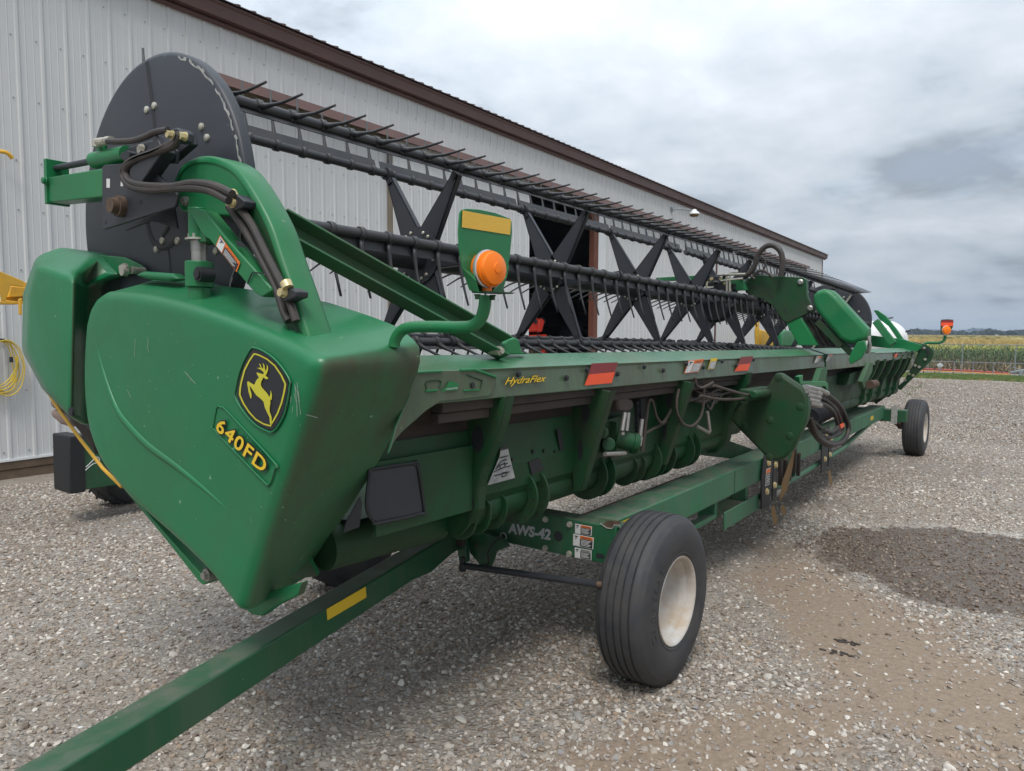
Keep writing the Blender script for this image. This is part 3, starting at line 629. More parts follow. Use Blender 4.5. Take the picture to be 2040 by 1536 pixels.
for hh in ([(467,400),(500,445),(530,505),(560,565),(580,610),(590,640)], [(456,412),(486,455),(520,515),(550,575),(565,620),(575,640)]):
    mb = MB(); mb.tube(smooth_path([at(a, b, x=1.355) for a, b in hh], 6), .0125, 10); mb.build('hydraulic_hose', 'hose', hd)
mb = MB()
for hh in ([(338,258),(352,254),(362,262),(361,280),(345,283),(337,276)], [(455,398),(470,386),(487,400),(484,412),(466,420)], [(560,590),(573,572),(590,580),(589,592),(565,602)]):
    mb.prism([at(a, b, x=1.31 if hh[0][0] < 400 else 1.335) for a, b in hh], (.045,0,0))
mb.build('hose_clamp', 'black', hd, .004)
mb = MB()
for a, b in ((338,268),(364,271),(459,404),(562,583)): c_ = at(a, b, x=1.30 if a < 400 else 1.325); mb.bolt(c_+V(.01,0,0), (-1,0,0), .012, .02)
for a in (((461,384),(466,394)),((569,562),(574,574))): mb.cyl(at(*a[0], x=1.335), at(*a[1], x=1.335), .017, 14)
mb.build('clamp_bolt', 'brass', hd)

# ---- the reel
XR, YR = 1.50, 2.80; YD, ZD = 2.82, 2.11
def zr(x): return 2.086-.0079*(x-1.5)-(.017*(x-7) if x > 7 else 0)
BATS = [(3,348),(63,74),(123,187),(183,264),(243,206),(303,286)]
def reel_disc(x, r=.59, front=-1, back=False):
    m_ = MB(); c_ = (x, YD, ZD-(.18 if back else 0))
    m_.lathe(c_, (1,0,0), [(.001,0),(.18,0),(r-.018,0),(r-.006,.003),(r,.010),(r,.045),(r-.012,.045),(r-.02,.02),(.001,.012)], 96)
    o = m_.build('reel_disc', 'disc' if not back else 'black', hd, 0, ang=50)
    return o
d1 = reel_disc(XR)
mb = MB()
c0 = V(XR-.004, YR, zr(XR)); P_ = lambda a, b, dx=.004: at(a, b, x=XR-dx)
for l_, w1 in ([(292,124),(300,185),(306,240),(308,258)],.010), ([(334,492),(338,520),(340,560)],.006): mb.tube([P_(a, b, .001) for a, b in l_], w1, 6, flat=.4)
mb.build('disc_seam', 'rubber2', d1)
mb = MB()
for a, b in ((293,219),(308,211),(402,253),(413,275),(354,480),(312,497),(431,500),(324,480)): mb.lathe(P_(a, b, .0), (-1,0,0), [(.0145,0),(.013,.006),(.007,.009),(.0005,.010)], 14)
mb.build('disc_bolts', 'zinc', d1)
# worn paint round the rim
mb = MB(); seg = 70
for k in range(seg):
    a0 = radians(-62+k*1.9); a1 = radians(-62+(k+1)*1.9); 
    if (k*37) % 11 == 0: continue
    def rr_(a): return .568+.003*sin(a*41)+.002*sin(a*97)
    w0 = .009+.005*sin(a0*23)*sin(a0*57)
    w0 = max(.001, w0)
    mb.add([V(XR-.0012, YD-cos(a)*rad, ZD+sin(a)*rad) for a, rad in ((a0,rr_(a0)),(a1,rr_(a1)),(a1,rr_(a1)+w0),(a0,rr_(a0)+w0))], [(0,1,2,3)])
mb.build('worn_paint', 'decal_old', d1)
mb = MB(); mb.tube(smooth_path([P_(a, b, .002) for a, b in [(292,445),(297,465),(306,483),(320,492),(335,490),(348,478)]], 5), .012, 6, flat=.3)
mb.tube(smooth_path([P_(a, b, .002) for a, b in [(335,436),(335,450),(328,462),(323,470)]], 5), .010, 6, flat=.3); mb.build('cam_slot', 'rubber2', d1)
d2 = reel_disc(12.02, .57, back=True)
mb = MB()
for k in range(16):
    a = 2*pi*k/16; mb.lathe((12.015, YR+.40*cos(a)*(1 if k % 2 else .55), zr(12)+.40*sin(a)*(1 if k % 2 else .55)), (-1,0,0), [(.018,0),(.012,.012),(.001,.014)], 8)
for k in range(6):
    a = radians(3+60*k); mb.bar((12.0,YR+.08*cos(a),zr(12)+.08*sin(a)), (12.0,YR+.5*cos(a),zr(12)+.5*sin(a)), .03, .012, (1,0,0))
mb.build('disc_bolts', 'zinc', d2)
# centre tubes
mb = MB(); mb.cyl((XR+.02,YR,zr(XR)), (6.72,YR,zr(6.72)), .077, 28); mb.build('reel_tube', 'bat', hd)
mb = MB(); mb.cyl((7.15,YR,zr(7.15)), (12.0,YR,zr(12)), .077, 24); mb.build('reel_tube', 'bat', hd)
# star spiders
def spider(x, plate=False):
    c_ = V(x, YR, zr(x))
    for a, _ in BATS:
        a = radians(a); e = V(0, cos(a), sin(a)); t = V(0, -sin(a), cos(a)); m_ = MB()
        r0, r1, w0, w1 = .07, .485, .074, .020
        m_.prism([c_+e*r0+t*w0, c_+e*r1+t*w1, c_+e*r1-t*w1, c_+e*r0-t*w0], (.005,0,0))
        for s_ in (1, -1):
            m_.prism([c_+e*r0+t*w0*s_, c_+e*r1+t*w1*s_, c_+e*r1+t*w1*s_+V(.034,0,0), c_+e*r0+t*w0*s_+V(.034,0,0)], t*(-s_*.004))
        m_.build('star_arm', 'black', hd)
        m_ = MB(); m_.bar(c_+e*.455+V(-.006,0,0), c_+e*.515+V(-.006,0,0), .03, .012, (1,0,0)); m_.lathe(c_+e*.518+V(-.014,0,0), (1,0,0), [(.018,0),(.034,0),(.034,.022),(.018,.022)], 16); m_.build('bat_bearing', 'rubber2', hd)
    m_ = MB()
    if plate:
        for k_ in (1,):
            m_.lathe(c_+V(-.01,0,0), (1,0,0), [(.07,0),(.155,0),(.155,.006),(.07,.006)], 40)
    else: m_.lathe(c_+V(-.01,0,0), (1,0,0), [(.07,0),(.115,0),(.115,.006),(.07,.006)], 6)
    m_.build('star_hub', 'black', hd)
    m_ = MB()
    for k in range(12):
        a = radians(3+60*(k//2)+(9 if k % 2 else -9)); rr = .128 if plate else .10
        m_.lathe(c_+V(-.011, cos(a)*rr, sin(a)*rr), (-1,0,0), [(.0095,0),(.0095,.006),(.006,.009),(.0005,.009)], 10)
    m_.build('hub_bolts', 'zinc', hd)
for i, x in enumerate((2.93,4.23,5.45,6.58)): spider(x, i == 0)
for x in (7.45,8.6,9.75,10.9): spider(x)
# bats: tube, slat and curved tines
TL = .265
tine_me = {}
def tine_mesh(k, ad):
    if k in tine_me: return tine_me[k]
    a = radians(ad); d = V(0, cos(a), sin(a)); s_ = V(0, -sin(a), cos(a))
    if d.y > 0 and k != 0: s_ = -s_
    curl = {0: -1, 1: 1, 2: -1, 3: -1, 4: -1, 5: 1}[k]
    s_ = V(0, -sin(a), cos(a))*curl
    mb = MB(); mb.lathe((0,0,0), (1,0,0), [(.0225,-.011),(.0285,-.011),(.0285,.011),(.0225,.011)], 12)
    pts = [d*.02, d*.06+s_*.000, d*.10+s_*.004, d*.15+s_*.008, d*.20+s_*.018, d*TL+s_*.032]
    mb.tube(pts, [.0145,.0115,.0078,.0068,.006,.005], 6)
    me = bpy.data.meshes.new('tine'); me.from_pydata(mb.v, [], mb.f); me.polygons.foreach_set('use_smooth', mb.sm); me.materials.append(M['bat']); me.update(); tine_me[k] = me
    return me
stuff = MB(); allt = []
def bat(k, x0, x1):
    a0, ad = BATS[k]; a = radians(a0)
    p = lambda x: V(x, YR+.517*cos(a), zr(x)+.517*sin(a)); d = V(0, cos(radians(ad)), sin(radians(ad)))
    if k in (0,): d = V(0, cos(radians(ad)), sin(radians(ad)))
    m_ = MB(); m_.cyl(p(x0), p(x1), .0215, 14); m_.build('bat_tube', 'bat', hd)
    sa_ = radians({2: 222}.get(k, ad)); ds2 = V(0, cos(sa_), sin(sa_)); nrm = V(0, -ds2.z, ds2.y)
    m_ = MB(); x = x0+.02
    while x < x1-.1:
        xe = min(x+1.27, x1-.02)
        q = [p(x)+ds2*.008+nrm*.012, p(xe)+ds2*.008+nrm*.012, p(xe)+ds2*.060+nrm*.008, p(x+.006)+ds2*.060+nrm*.008]
        m_.prism(q, nrm*.003); x = xe+.03
    m_.build('bat_slat', 'bat', hd)
    n = int((x1-x0-.06)/.1524)
    for i in range(n+1): allt.append((k, p(x0+.05+i*.1524)))
for k in range(6):
    bat(k, 1.55, 6.88); bat(k, 7.0, 12.0)
vis = {0: .5, 1: 1, 2: 1.0, 3: 1, 4: .6, 5: .6}
allt.sort(key=lambda t: t[1].x/vis[t[0]])
hw = Vector(hd['_w'])
for i, (k, p) in enumerate(allt):
    me = tine_mesh(k, BATS[k][1])
    if i < 100:
        o = bpy.data.objects.new('tine', me); C.objects.link(o); o.parent = hd; o.location = p-hw
    else:
        stuff.add([v.co+p for v in me.vertices], [tuple(q.vertices) for q in me.polygons], True)
so_ = stuff.build('tines', 'bat', hd, ang=0); so_['kind'] = 'stuff'
for i, q in enumerate(so_.data.polygons): q.use_smooth = True
# end of the tine bank on the middle top bats, fitted flush to the disc
# ---- middle reel arm and its drive
XC = 6.93
mb = MB(); mb.prism(px([(1484,566),(1489,556),(1504,548),(1600,552.5),(1606,558),(1607,588),(1612,600),(1622,618),(1570,643),(1560,640),(1540,610),(1520,596),(1500,590),(1485,583)], x=XC), (.07,0,0)); mb.build('middle_arm', 'green_shaded', hd, .005)
mb = MB(); mb.prism(px([(1565,640),(1594,630),(1628,688),(1590,688)], x=XC+.01), (.10,0,0)); mb.build('arm_post', 'green_bright', hd, .005)
mb = MB()
for a in (([(1499,572),(1507,573)]),([(1532,587),(1540,594)]),([(1562,616),(1568,625)])): mb.bar(at(*a[0], x=XC-.001), at(*a[1], x=XC-.001), .014, .001, (1,0,0))
mb.build('arm_slot', 'rubber2', hd)
mb = MB()
for a, b in ((1595,562),(1614,614)): c_ = at(a, b, x=XC); mb.lathe(c_, (-1,0,0), [(.026,0),(.026,.012),(.016,.02),(.001,.02)], 16)
mb.build('arm_pivot', 'steel', hd)
mb = MB(); cyl = px([(1620,588),(1624,580),(1640,575),(1652,577),(1662,585),(1727,655),(1727,668),(1722,678),(1700,686),(1684,683),(1672,676),(1624,618),(1619,602)], x=6.9)
mb.prism(cyl, (.22,0,0)); mb.build('drive_shield', 'green', hd, .045, bseg=4)
mb = MB(); mb.prism(px([(1632,648),(1640,642),(1700,700),(1722,690),(1716,702),(1690,708)], x=6.95), (.05,0,0)); mb.bar(at(1628,640,x=6.94), at(1676,690,x=6.94), .06, .02, (1,0,0)); mb.build('shield_bracket', 'green_shaded', hd, .004)
mb = MB(); mb.prism(px([(1697,699),(1708,681),(1722,678),(1726,695),(1716,714),(1694,726),(1690,716)], x=6.82), (.05,0,0)); mb.build('shield_foot', 'green_bright', hd, .006)
mb = MB()
for i in range(7): o_ = i*3.2; mb.tube(smooth_path(px([(1722+o_*.2,662+o_*.3),(1728+o_*.25,672),(1734-o_*.2,688),(1731-o_*.3,704)], x=6.98+i*.01), 4), .011, 6)
mb.build('fitting_cluster', 'steel', hd)
for i in range(9):
    mb = MB(); o_ = i*5.; mb.tube(smooth_path(px([(1596+o_,628+o_*.25),(1612+o_*.9,652),(1622+o_*.8,672),(1636+o_*.75,690)], x=7.03+.012*(i % 3)), 5), .014, 6); mb.build('hydraulic_hose', 'hose', hd)
mb = MB(); mb.prism([V(6.86, y, z) for y, z in [(3.28,2.215),(3.28,2.25),(2.80,2.255),(2.40,2.20),(2.36,2.10),(2.66,2.10),(2.85,2.21)]], (.07,0,0)); mb.build('middle_slide', 'green', hd, .004)
mb = MB(); mb.prism(px([(1396,556),(1404,549),(1432,550),(1434,582),(1398,580)], x=6.84), (.06,0,0)); mb.prism(px([(1432,566),(1464,564),(1464,577),(1432,578)], x=6.84), (.03,0,0)); mb.build('bearing_carrier', 'black', hd, .004)
mb = MB(); mb.lathe((6.80,2.655,2.0), (1,0,0), [(.001,0),(.18,0),(.20,.02),(.20,.1),(.001,.1)], 40); mb.build('drive_housing', 'rubber2', hd)
mb = MB(); mb.cyl((6.6,2.42,2.005), (6.92,2.42,2.0), .07, 24); mb.build('drive_motor', 'bat', hd)
mb = MB()
for a in (((1395,573),(1422,573)),((1448,550),(1448,588)),((1454,550),(1454,588)),((1436,560),(1480,555)),((1408,565),(1408,578)),((1430,548),(1485,546))): mb.cyl(at(*a[0], x=6.8), at(*a[1], x=6.8), .011, 8)
mb.build('hard_line', 'zinc', hd)
for hh, r in (([(1478,553),(1492,545),(1503,530),(1510,508),(1524,492),(1540,489),(1554,500),(1559,520),(1556,550)],.028), ([(1500,550),(1512,540),(1525,541),(1540,553)],.013), ([(1514,510),(1523,516),(1524,530),(1518,545)],.010), ([(1440,552),(1460,545),(1490,548),(1504,556)],.013), ([(1408,570),(1416,560),(1432,562)],.010)):
    mb = MB(); mb.tube(smooth_path([at(a, b, x=6.86) for a, b in hh], 6), r*.9, 10); mb.build('hydraulic_hose', 'hose', hd)
mb = MB()
for k in range(6): mb.bolt(at(1400+k*9, 556+(k % 2)*8, x=6.82), (-1,0,0), .014, .02)
mb.build('valve_bolts', 'brass', hd)

# ---- far end arm, shield
mb = MB(); mb.prism(px([(1740,618),(1748,618),(1765,630),(1785,655),(1805,684),(1795,686),(1770,650),(1752,636)], x=12.25), (.09,0,0)); mb.build('reel_arm', 'green', hd, .005)
mb = MB(); mb.bar(at(1745,640,x=12.1), at(1780,686,x=12.0), .10, .08, (1,0,0)); mb.build('safety_strut', 'green', hd, .005)
mb = MB(); mb.prism(px([(1735,668),(1800,676),(1838,688),(1828,700),(1735,690)], x=12.22), (.06,0,0)); mb.build('end_rail', 'green_clean', hd, .004)
mb = MB(); mb.prism(px([(1803,679),(1822,681),(1846,687),(1858,696),(1860,706),(1855,718),(1794,777),(1784,773),(1800,760),(1818,728),(1829,702)], x=12.3), (.06,0,0)); mb.build('far_end_sheet', 'green_shaded', hd, .006)
mb = MB(); mb.prism(px([(1820,700),(1808,735),(1780,770),(1766,790),(1745,805),(1735,795),(1762,760),(1785,735),(1800,712)], x=12.0), (.03,0,0)); mb.build('far_end_sheet', 'green_shaded', hd, .006)
mb = MB()
for a, b in ((1833,693),(1841,693),(1843,716),(1823,728),(1831,731),(1811,745),(1819,748),(1803,757)): mb.bolt(at(a, b, x=12.29), (-1,0,0), .016, .012)
mb.build('rivets', 'zinc', hd)
mb = MB(); mb.prism(px([(1843,698),(1849,694),(1853,702),(1850,710),(1844,711),(1848,703)], x=12.288), (.006,0,0)); mb.build('sheet_opening', 'rubber2', hd)

# ---- folding marker lamps
def blinker(pipe, x, plate, lampc, lr, refl, ld=V(-.62,-.78,0)):
    sc = 1
    mb = MB(); mb.tube(smooth_path([at(a, b, x=x) for a, b in pipe], 8), .0165, 14); mb.build('lamp_pipe', 'green', hd)
    P_ = [at(a, b, x=x) for a, b in plate]
    c_ = at(*lampc, x=x)
    return P_, c_
# near one: pipe swings rearward from the cover top
XL = 1.60
pp = [(785,690),(788,676),(800,659),(820,652),(860,651),(915,652),(942,649),(958,634),(965,612),(967,588)]
mb = MB(); P_ = smooth_path([at(a, b, x=XL) for a, b in pp], 8); mb.tube(P_, .0175, 16); mb.build('lamp_pipe', 'green', hd)
pd = V(0,-1,0)       # the plate looks back at the yard
def onp(a, b, off=0.):                   # measured point on the plate's own plane
    r = CM.T @ np.array([(a-1020)/F, -(b-768)/F, 1]); p0 = at(967,590,x=XL)+pd*off; t = (Vector(p0)-Vector(O)).dot(pd)/Vector(r).dot(pd); return Vector(O)+Vector(r)*t
Z4 = lambda l: [(740+a/3.643, 380+b/3.643) for a, b in l]
pl = Z4([(640,160),(655,138),(690,130),(780,135),(900,160),(1005,200),(1020,225),(1022,310),(1005,480),(990,560),(975,640),(945,735),(880,742),(740,738),(715,715),(660,560),(640,430),(632,300)])
mb = MB(); mb.prism([onp(a, b) for a, b in pl], -pd*.004); lp = mb.build('lamp_plate', 'green', hd, .0015)
for w_ in (Z4([(660,555),(690,640),(715,720),(785,738),(760,650),(735,590)]), Z4([(1000,540),(985,620),(950,735),(880,735),(900,690),(940,620)])):
    mb = MB(); mb.prism([onp(a, b, .004+(.03 if i in (3,4) else 0)) for i, (a, b) in enumerate(w_)], -pd*.003); mb.build('plate_wing', 'green', lp)
decal('yellow_reflector', 'refl_y', lp, [onp(a, b, .001) for a, b in Z4([(654,265),(1004,320),(1012,208),(658,142)])], .001)
mb = MB(); mb.prism([onp(a, b, .0)-V(0,0,.0) for a, b in Z4([(725,730),(940,742),(925,752),(730,742)])], pd*.05); mb.bolt(onp(*Z4([(768,750)])[0], .02), (0,0,-1), .007, .014); mb.bolt(onp(*Z4([(880,756)])[0], .02), (0,0,-1), .007, .014); mb.build('lamp_bracket', 'green_shaded', hd, .001)
def lamp(c_, r, ax, parent, double=True):
    ax = Vector(ax).normalized()
    mb = MB(); mb.lathe(c_, ax, [(r*1.04,-.003),(r*1.07,.0),(r*1.07,.006),(r*.98,.008)], 40); b = mb.build('lamp_base', 'chrome', parent)
    mb = MB(); mb.lathe(c_, ax, [(r*.98,.004),(r,.010),(r*1.0,.018),(r*.94,.019),(r*.95,.025),(r*.87,.032),(r*.55,.038),(r*.30,.040),(r*.28,.043),(r*.16,.044),(.0005,.0435)], 40)
    mb.lathe(c_, -ax, [(r*.98,.0),(r*.9,.02),(r*.6,.03),(.0005,.034)], 32); return mb.build('amber_lens', 'amber', parent)
c_ = onp(*Z4([(838,570)])[0], .022)
la = lamp(c_, .049, V(-.10,-.99,.03), lp)
mb = MB(); mb.cyl(onp(*Z4([(838,690)])[0], .02), onp(*Z4([(838,735)])[0], .02), .014, 18); mb.build('lens_stem', 'amber', lp)
# far one
XL = 12.4; pd = V(-.8,-.6,0)
mb = MB(); P_ = smooth_path([at(a, b, x=XL) for a, b in [(1838,692),(1840,687),(1848,683),(1862,683),(1874,682),(1881,677),(1883,668)]], 6); mb.tube(P_, .02, 10); mb.build('lamp_pipe', 'green', hd)
Z8 = lambda l: [(1800+a/8.5, 620+b/8.5) for a, b in l]
def onq(a, b, off=0.):
    r = CM.T @ np.array([(a-1020)/F, -(b-768)/F, 1]); p0 = at(1884,670,x=XL)+pd*off; t = (Vector(p0)-Vector(O)).dot(pd)/Vector(r).dot(pd); return Vector(O)+Vector(r)*t
mb = MB(); mb.prism([onq(a, b) for a, b in Z8([(632,165),(650,142),(740,136),(845,142),(848,165),(840,260),(790,360),(700,395),(640,390),(630,300)])], -pd*.01); lp2 = mb.build('lamp_plate', 'green_shaded', hd, .003)
decal('red_reflector', 'refl_r', lp2, [onq(a, b, .002) for a, b in Z8([(636,192),(842,192),(843,148),(645,150)])])
decal('orange_reflector', 'refl_o', lp2, [onq(a, b, .002) for a, b in Z8([(636,252),(836,252),(842,192),(636,192)])])
lamp(onq(*Z8([(720,320)])[0], .03), .065, V(-.7,-.7,0), lp2)

# ---- rear of the middle: feeder drive shield, bracket, hoses, opening frame
mb = MB(); fp = px([(1545,742),(1556,745),(1600,775),(1608,790),(1609,815),(1606,838),(1578,898),(1560,915),(1543,920),(1520,905),(1472,856),(1456,838),(1455,820),(1466,806),(1500,795),(1525,775)], x=5.05)
mb.prism(fp, (.10,0,0)); fs = mb.build('feeder_drive_shield', 'green_shaded', hd, .02, bseg=3)
mb = MB()
for a, b in ((1551,752),(1594,810),(1534,837),(1483,848),(1573,868),(1533,911)): mb.lathe(at(a, b, x=5.052), (-1,0,0), [(.026,0),(.026,.004),(.022,.006),(.0005,.006)], 20)
mb.build('pressed_boss', 'green_shaded', fs)
mb = MB(); mb.prism(px([(1592,750),(1600,747),(1600,760),(1646,760),(1650,764),(1650,782),(1645,770),(1600,770),(1594,764)], y=1.42), (0,.03,0)); mb.build('coupler_bracket', 'green_bright', hd, .004)
mb = MB(); mb.prism(px([(1637,734),(1648,732),(1648,745),(1634,806),(1618,806),(1628,762)], y=1.66), (0,.05,0)); mb.build('opening_post', 'green_dirty', hd, .004)
mb = MB(); mb.prism(px([(1733,722),(1740,722),(1738,740),(1722,775),(1718,760)], y=1.66), (0,.05,0)); mb.build('opening_post', 'green_dirty', hd, .004)
mb = MB(); mb.prism(px([(1694,745),(1730,732),(1722,765),(1700,765),(1688,768)], y=1.75), (0,.3,0)); mb.prism(px([(1650,780),(1690,770),(1722,756),(1720,775),(1690,815),(1660,820)], y=2.0), (0,.05,0)); mb.build('opening_side', 'green_shaded', hd, .005)
mb = MB(); mb.box((5.35,2.05,.90), (9.35,2.09,1.46)); mb.build('feeder_opening', 'rubber2', hd)
mb = MB(); mb.cyl((8.7,1.62,1.17), (8.9,1.60,1.17), .045, 16); mb.build('drive_shaft_stub', 'rust', hd)
mb = MB(); mb.cyl(at(1612,832,y=1.55), at(1645,815,y=1.55), .075, 20)
for k in range(7):
    c_ = at(1614+k*4.6, 831-k*2.4, y=1.55); mb.lathe(c_, (at(1645,815,y=1.55)-at(1612,832,y=1.55)), [(.07,-.008),(.088,0),(.07,.008)], 20)
mb.build('shaft_guard', 'rubber2', hd)
hp_ = [
 [(1606,772),(1630,776),(1650,787),(1668,802),(1682,822),(1690,850),(1683,875),(1665,885),(1645,882),(1628,868),(1618,845),(1616,832)],
 [(1606,778),(1632,784),(1655,795),(1675,815),(1686,838),(1688,862),(1675,880),(1655,882),(1636,872),(1622,850),(1620,838)],
 [(1608,786),(1640,795),(1662,808),(1680,830),(1690,855),(1680,878),(1660,888),(1642,885),(1627,872),(1618,858)],
 [(1610,796),(1640,800),(1664,815),(1676,836),(1678,858),(1664,868),(1650,862),(1632,852),(1624,842)],
 [(1612,800),(1642,806),(1658,818),(1666,834),(1668,850),(1655,860),(1640,856)],
 [(1610,790),(1636,792),(1656,806),(1670,826),(1674,848),(1666,864),(1650,872),(1634,866)],
 [(1612,830),(1612,845),(1620,862),(1636,880),(1658,886),(1680,880),(1692,858),(1686,832),(1668,806)]]
for i, hh in enumerate(hp_):
    mb = MB(); mb.tube(smooth_path([at(a, b, y=1.34+.012*(i % 4)) for a, b in hh], 6), .0155, 8); mb.build('hydraulic_hose', 'hose', hd)
mb = MB()
for a in (((1606,771),(1628,776)),((1606,778),(1634,785)),((1607,786),(1632,792)),((1609,796),(1630,801)),((1612,802),(1634,808)),((1632,776),(1648,784))): mb.cyl(at(*a[0], y=1.325), at(*a[1], y=1.325), .019, 10)
mb.cyl(at(1607,768,y=1.38), at(1607,800,y=1.38), .03, 8); mb.build('quick_coupler', 'steel', hd)
mb = MB(); mb.prism(px([(1674,847),(1681,843),(1683,849),(1676,854)], y=1.32), (0,.01,0)); mb.build('orange_tag', 'refl_o', hd)
rc = random.Random(8)
for i in range(12):   # loose plumbing threaded through the frame ahead of the drive shield
    x0 = rc.uniform(1330,1410); y0 = rc.uniform(765,800); x1 = x0+rc.uniform(30,110); 
    mb = MB(); mb.tube(smooth_path([at(a, b, y=yy_) for a, b, yy_ in ((x0,y0,1.80),(x0+(x1-x0)*.3,y0+rc.uniform(2,22),1.77),(x0+(x1-x0)*.65,y0+rc.uniform(-4,16),1.76),(x1,y0+rc.uniform(-8,6),1.80))], 6), rc.choice((.007,.009,.006)), 8); mb.build('hydraulic_hose', 'hose' if i % 2 else 'hose_dusty', hd)
mb = MB()
for k in range(26):
    z = k*2.6; c_ = at(1269+1.5*sin(k*2.2), 805+z, y=1.78); mb.lathe(c_, (0,0,1), [(.012,-.002),(.017,0),(.012,.002)], 10)
mb.cyl(at(1269,800,y=1.78), at(1269,875,y=1.78), .009, 8); mb.build('tension_spring', 'rubber2', hd)
mb = MB(); mb.prism(px([(1276,795),(1286,793),(1290,830),(1284,868),(1278,865)], y=1.84), (0,.006,0)); mb.build('spring_slot', 'rubber2', hd)
mb = MB(); c_ = at(510,389,x=1.60); mb.cyl(at(503,388,x=1.57), at(522,390,x=1.60), .011, 10); mb.cyl(at(514,389,x=1.585), at(522,390,x=1.60), .016, 6); mb.build('disc_pin', 'rust', hd)
# hydraulic valve, motor and loose hoses under the beam
mb = MB(); mb.prism(px([(1230,795),(1245,790),(1262,797),(1264,812),(1252,822),(1233,820)], y=1.76), (0,.08,0)); mb.build('hydraulic_cap', 'hose_dusty', hd, .015, bseg=3)
mb = MB(); mb.cyl(at(1225,872,y=1.80), at(1266,884,y=1.72), .048, 20); mb.cyl(at(1258,882,y=1.735), at(1270,885,y=1.712), .054, 12); mb.box(at(1208,900,y=1.84), at(1232,840,y=1.78)); mb.cyl(at(1200,862,y=1.79), at(1200,862,y=1.75), .03, 14); mb.cyl(at(1212,885,y=1.79), at(1212,885,y=1.75), .034, 14); mb.prism(px([(1205,838),(1240,826),(1252,838),(1236,900),(1205,905)], y=1.82), (0,.02,0)); mb.build('hydraulic_motor', 'green_shaded', hd, .006)
mb = MB()
for a in (((1245,822),(1239,858)),((1252,822),(1248,858)),((1279,835),(1275,870)),((1277,870),(1274,888)),((1205,905),(1245,903)),((1409,820),(1414,860)),((1386,848),(1412,862)),((1240,860),(1240,866))): mb.cyl(at(*a[0], y=1.73), at(*a[1], y=1.73), .011, 10)
mb.build('hose_fitting', 'steel', hd)
for hh, y in (([(1280,900),(1288,830),(1293,800),(1300,800),(1308,830),(1320,842),(1335,820),(1345,795)],1.78), ([(1403,765),(1402,800),(1396,830),(1380,848),(1362,845),(1350,825),(1348,800),(1352,775)],1.72), ([(1278,868),(1300,855),(1330,840),(1345,838),(1345,800),(1352,780)],1.80), ([(1362,778),(1366,795),(1360,805),(1363,785),(1370,770)],1.78), ([(1180,905),(1200,912),(1230,908),(1248,900)],1.86), ([(1422,768),(1445,775),(1480,785),(1500,787)],1.60), ([(1395,788),(1430,795),(1470,795),(1505,790)],1.64), ([(1385,752),(1388,768),(1400,772),(1420,762)],1.69)):
    mb = MB(); mb.tube(smooth_path([at(a, b, y=y) for a, b in hh], 6), .0085, 8); mb.build('hydraulic_hose', 'hose_dusty', hd)
mb = MB(); mb.box(at(1495,800,y=1.60), at(1535,770,y=1.60)+V(0,.08,0)); mb.cyl(at(1500,786,y=1.57), at(1532,783,y=1.57), .03, 8); mb.build('control_valve', 'green_shaded', hd, .01)
mb = MB(); mb.prism(px([(1380,860),(1405,868),(1440,873),(1500,895),(1515,912),(1490,918),(1385,905)], y=1.98), (0,.03,0)); mb.build('lower_frame_plate', 'green_shaded', hd, .004)
# ============================================================ THE TRAILER
tr = thing('header_trailer', 'green four wheeled header trailer with white rimmed tyres, carrying the header', 'trailer', (6.5, 2.0, .4))
def yb_(x): return 1.815+.0215*(x-3.1)
mb = MB(); mb.bar((3.12, yb_(3.12), .657), (11.3, yb_(11.3), .657), .19, .172); mbm = mb.build('main_beam', 'cart_worn', tr, .008)
mb = MB(); mb.bar((3.14,yb_(3.14)+.10,.70), (4.6,yb_(4.6)+.10,.70), .006, .09); mb.build('beam_edge', 'rust', tr)
mb = MB(); mb.box((3.10,1.655,.552), (3.22,3.62,.745)); cbm = mb.build('cross_beam', 'cart', tr, .008)
mb = MB(); mb.box((11.25,1.62,.53), (11.40,3.62,.70)); mb.build('cross_beam', 'cart', tr, .008)
XF = 3.0985
text_on('trailer_mark', 'AWS-42', 'text_g', cbm, at(1012,1062,x=XF), at(1097,1076.5,x=XF), at(1014,1041,x=XF), .002, thick=.045)
for c_, nm in (([(1146,1062.5),(1178.5,1067.5),(1180,1049),(1146,1042.5)],'WARNING'), ([(1141.8,1086),(1182,1094.5),(1183.5,1071),(1142.5,1062.8)],'WARNING'), ([(1145.3,1110.5),(1178.5,1116),(1179,1096.5),(1145.5,1090)],'IMPORTANT')):
    q = px([c_[0], c_[1], c_[2], c_[3]], x=XF)
    warn_sticker(cbm, q, edge='decal_w', head='decal_o' if nm[0] == 'W' else 'decal_old', body='decal_b', icon=.32, headtxt=nm)
mb = MB()
for a, b in ((1087.4,1034.6),(1135.6,1044.4),(1087,1091.6),(1134.6,1103)): mb.bolt(at(a, b, x=XF+.001), (-1,0,0), .0125, .014)
mb.build('beam_bolts', 'zinc', tr)
mb = MB(); mb.lathe(at(1112.3,1068.3,x=XF), (-1,0,0), [(.0005,.0005),(.026,.0005)], 28); mb.prism([at(980+a/7.846, 1000+b/7.846, x=XF-.0005) for a, b in [(1630,805),(1645,797),(1735,820),(1752,840),(1748,885),(1730,890),(1640,872),(1622,850)]], (.0005,0,0)); mb.build('beam_holes', 'rubber2', cbm)
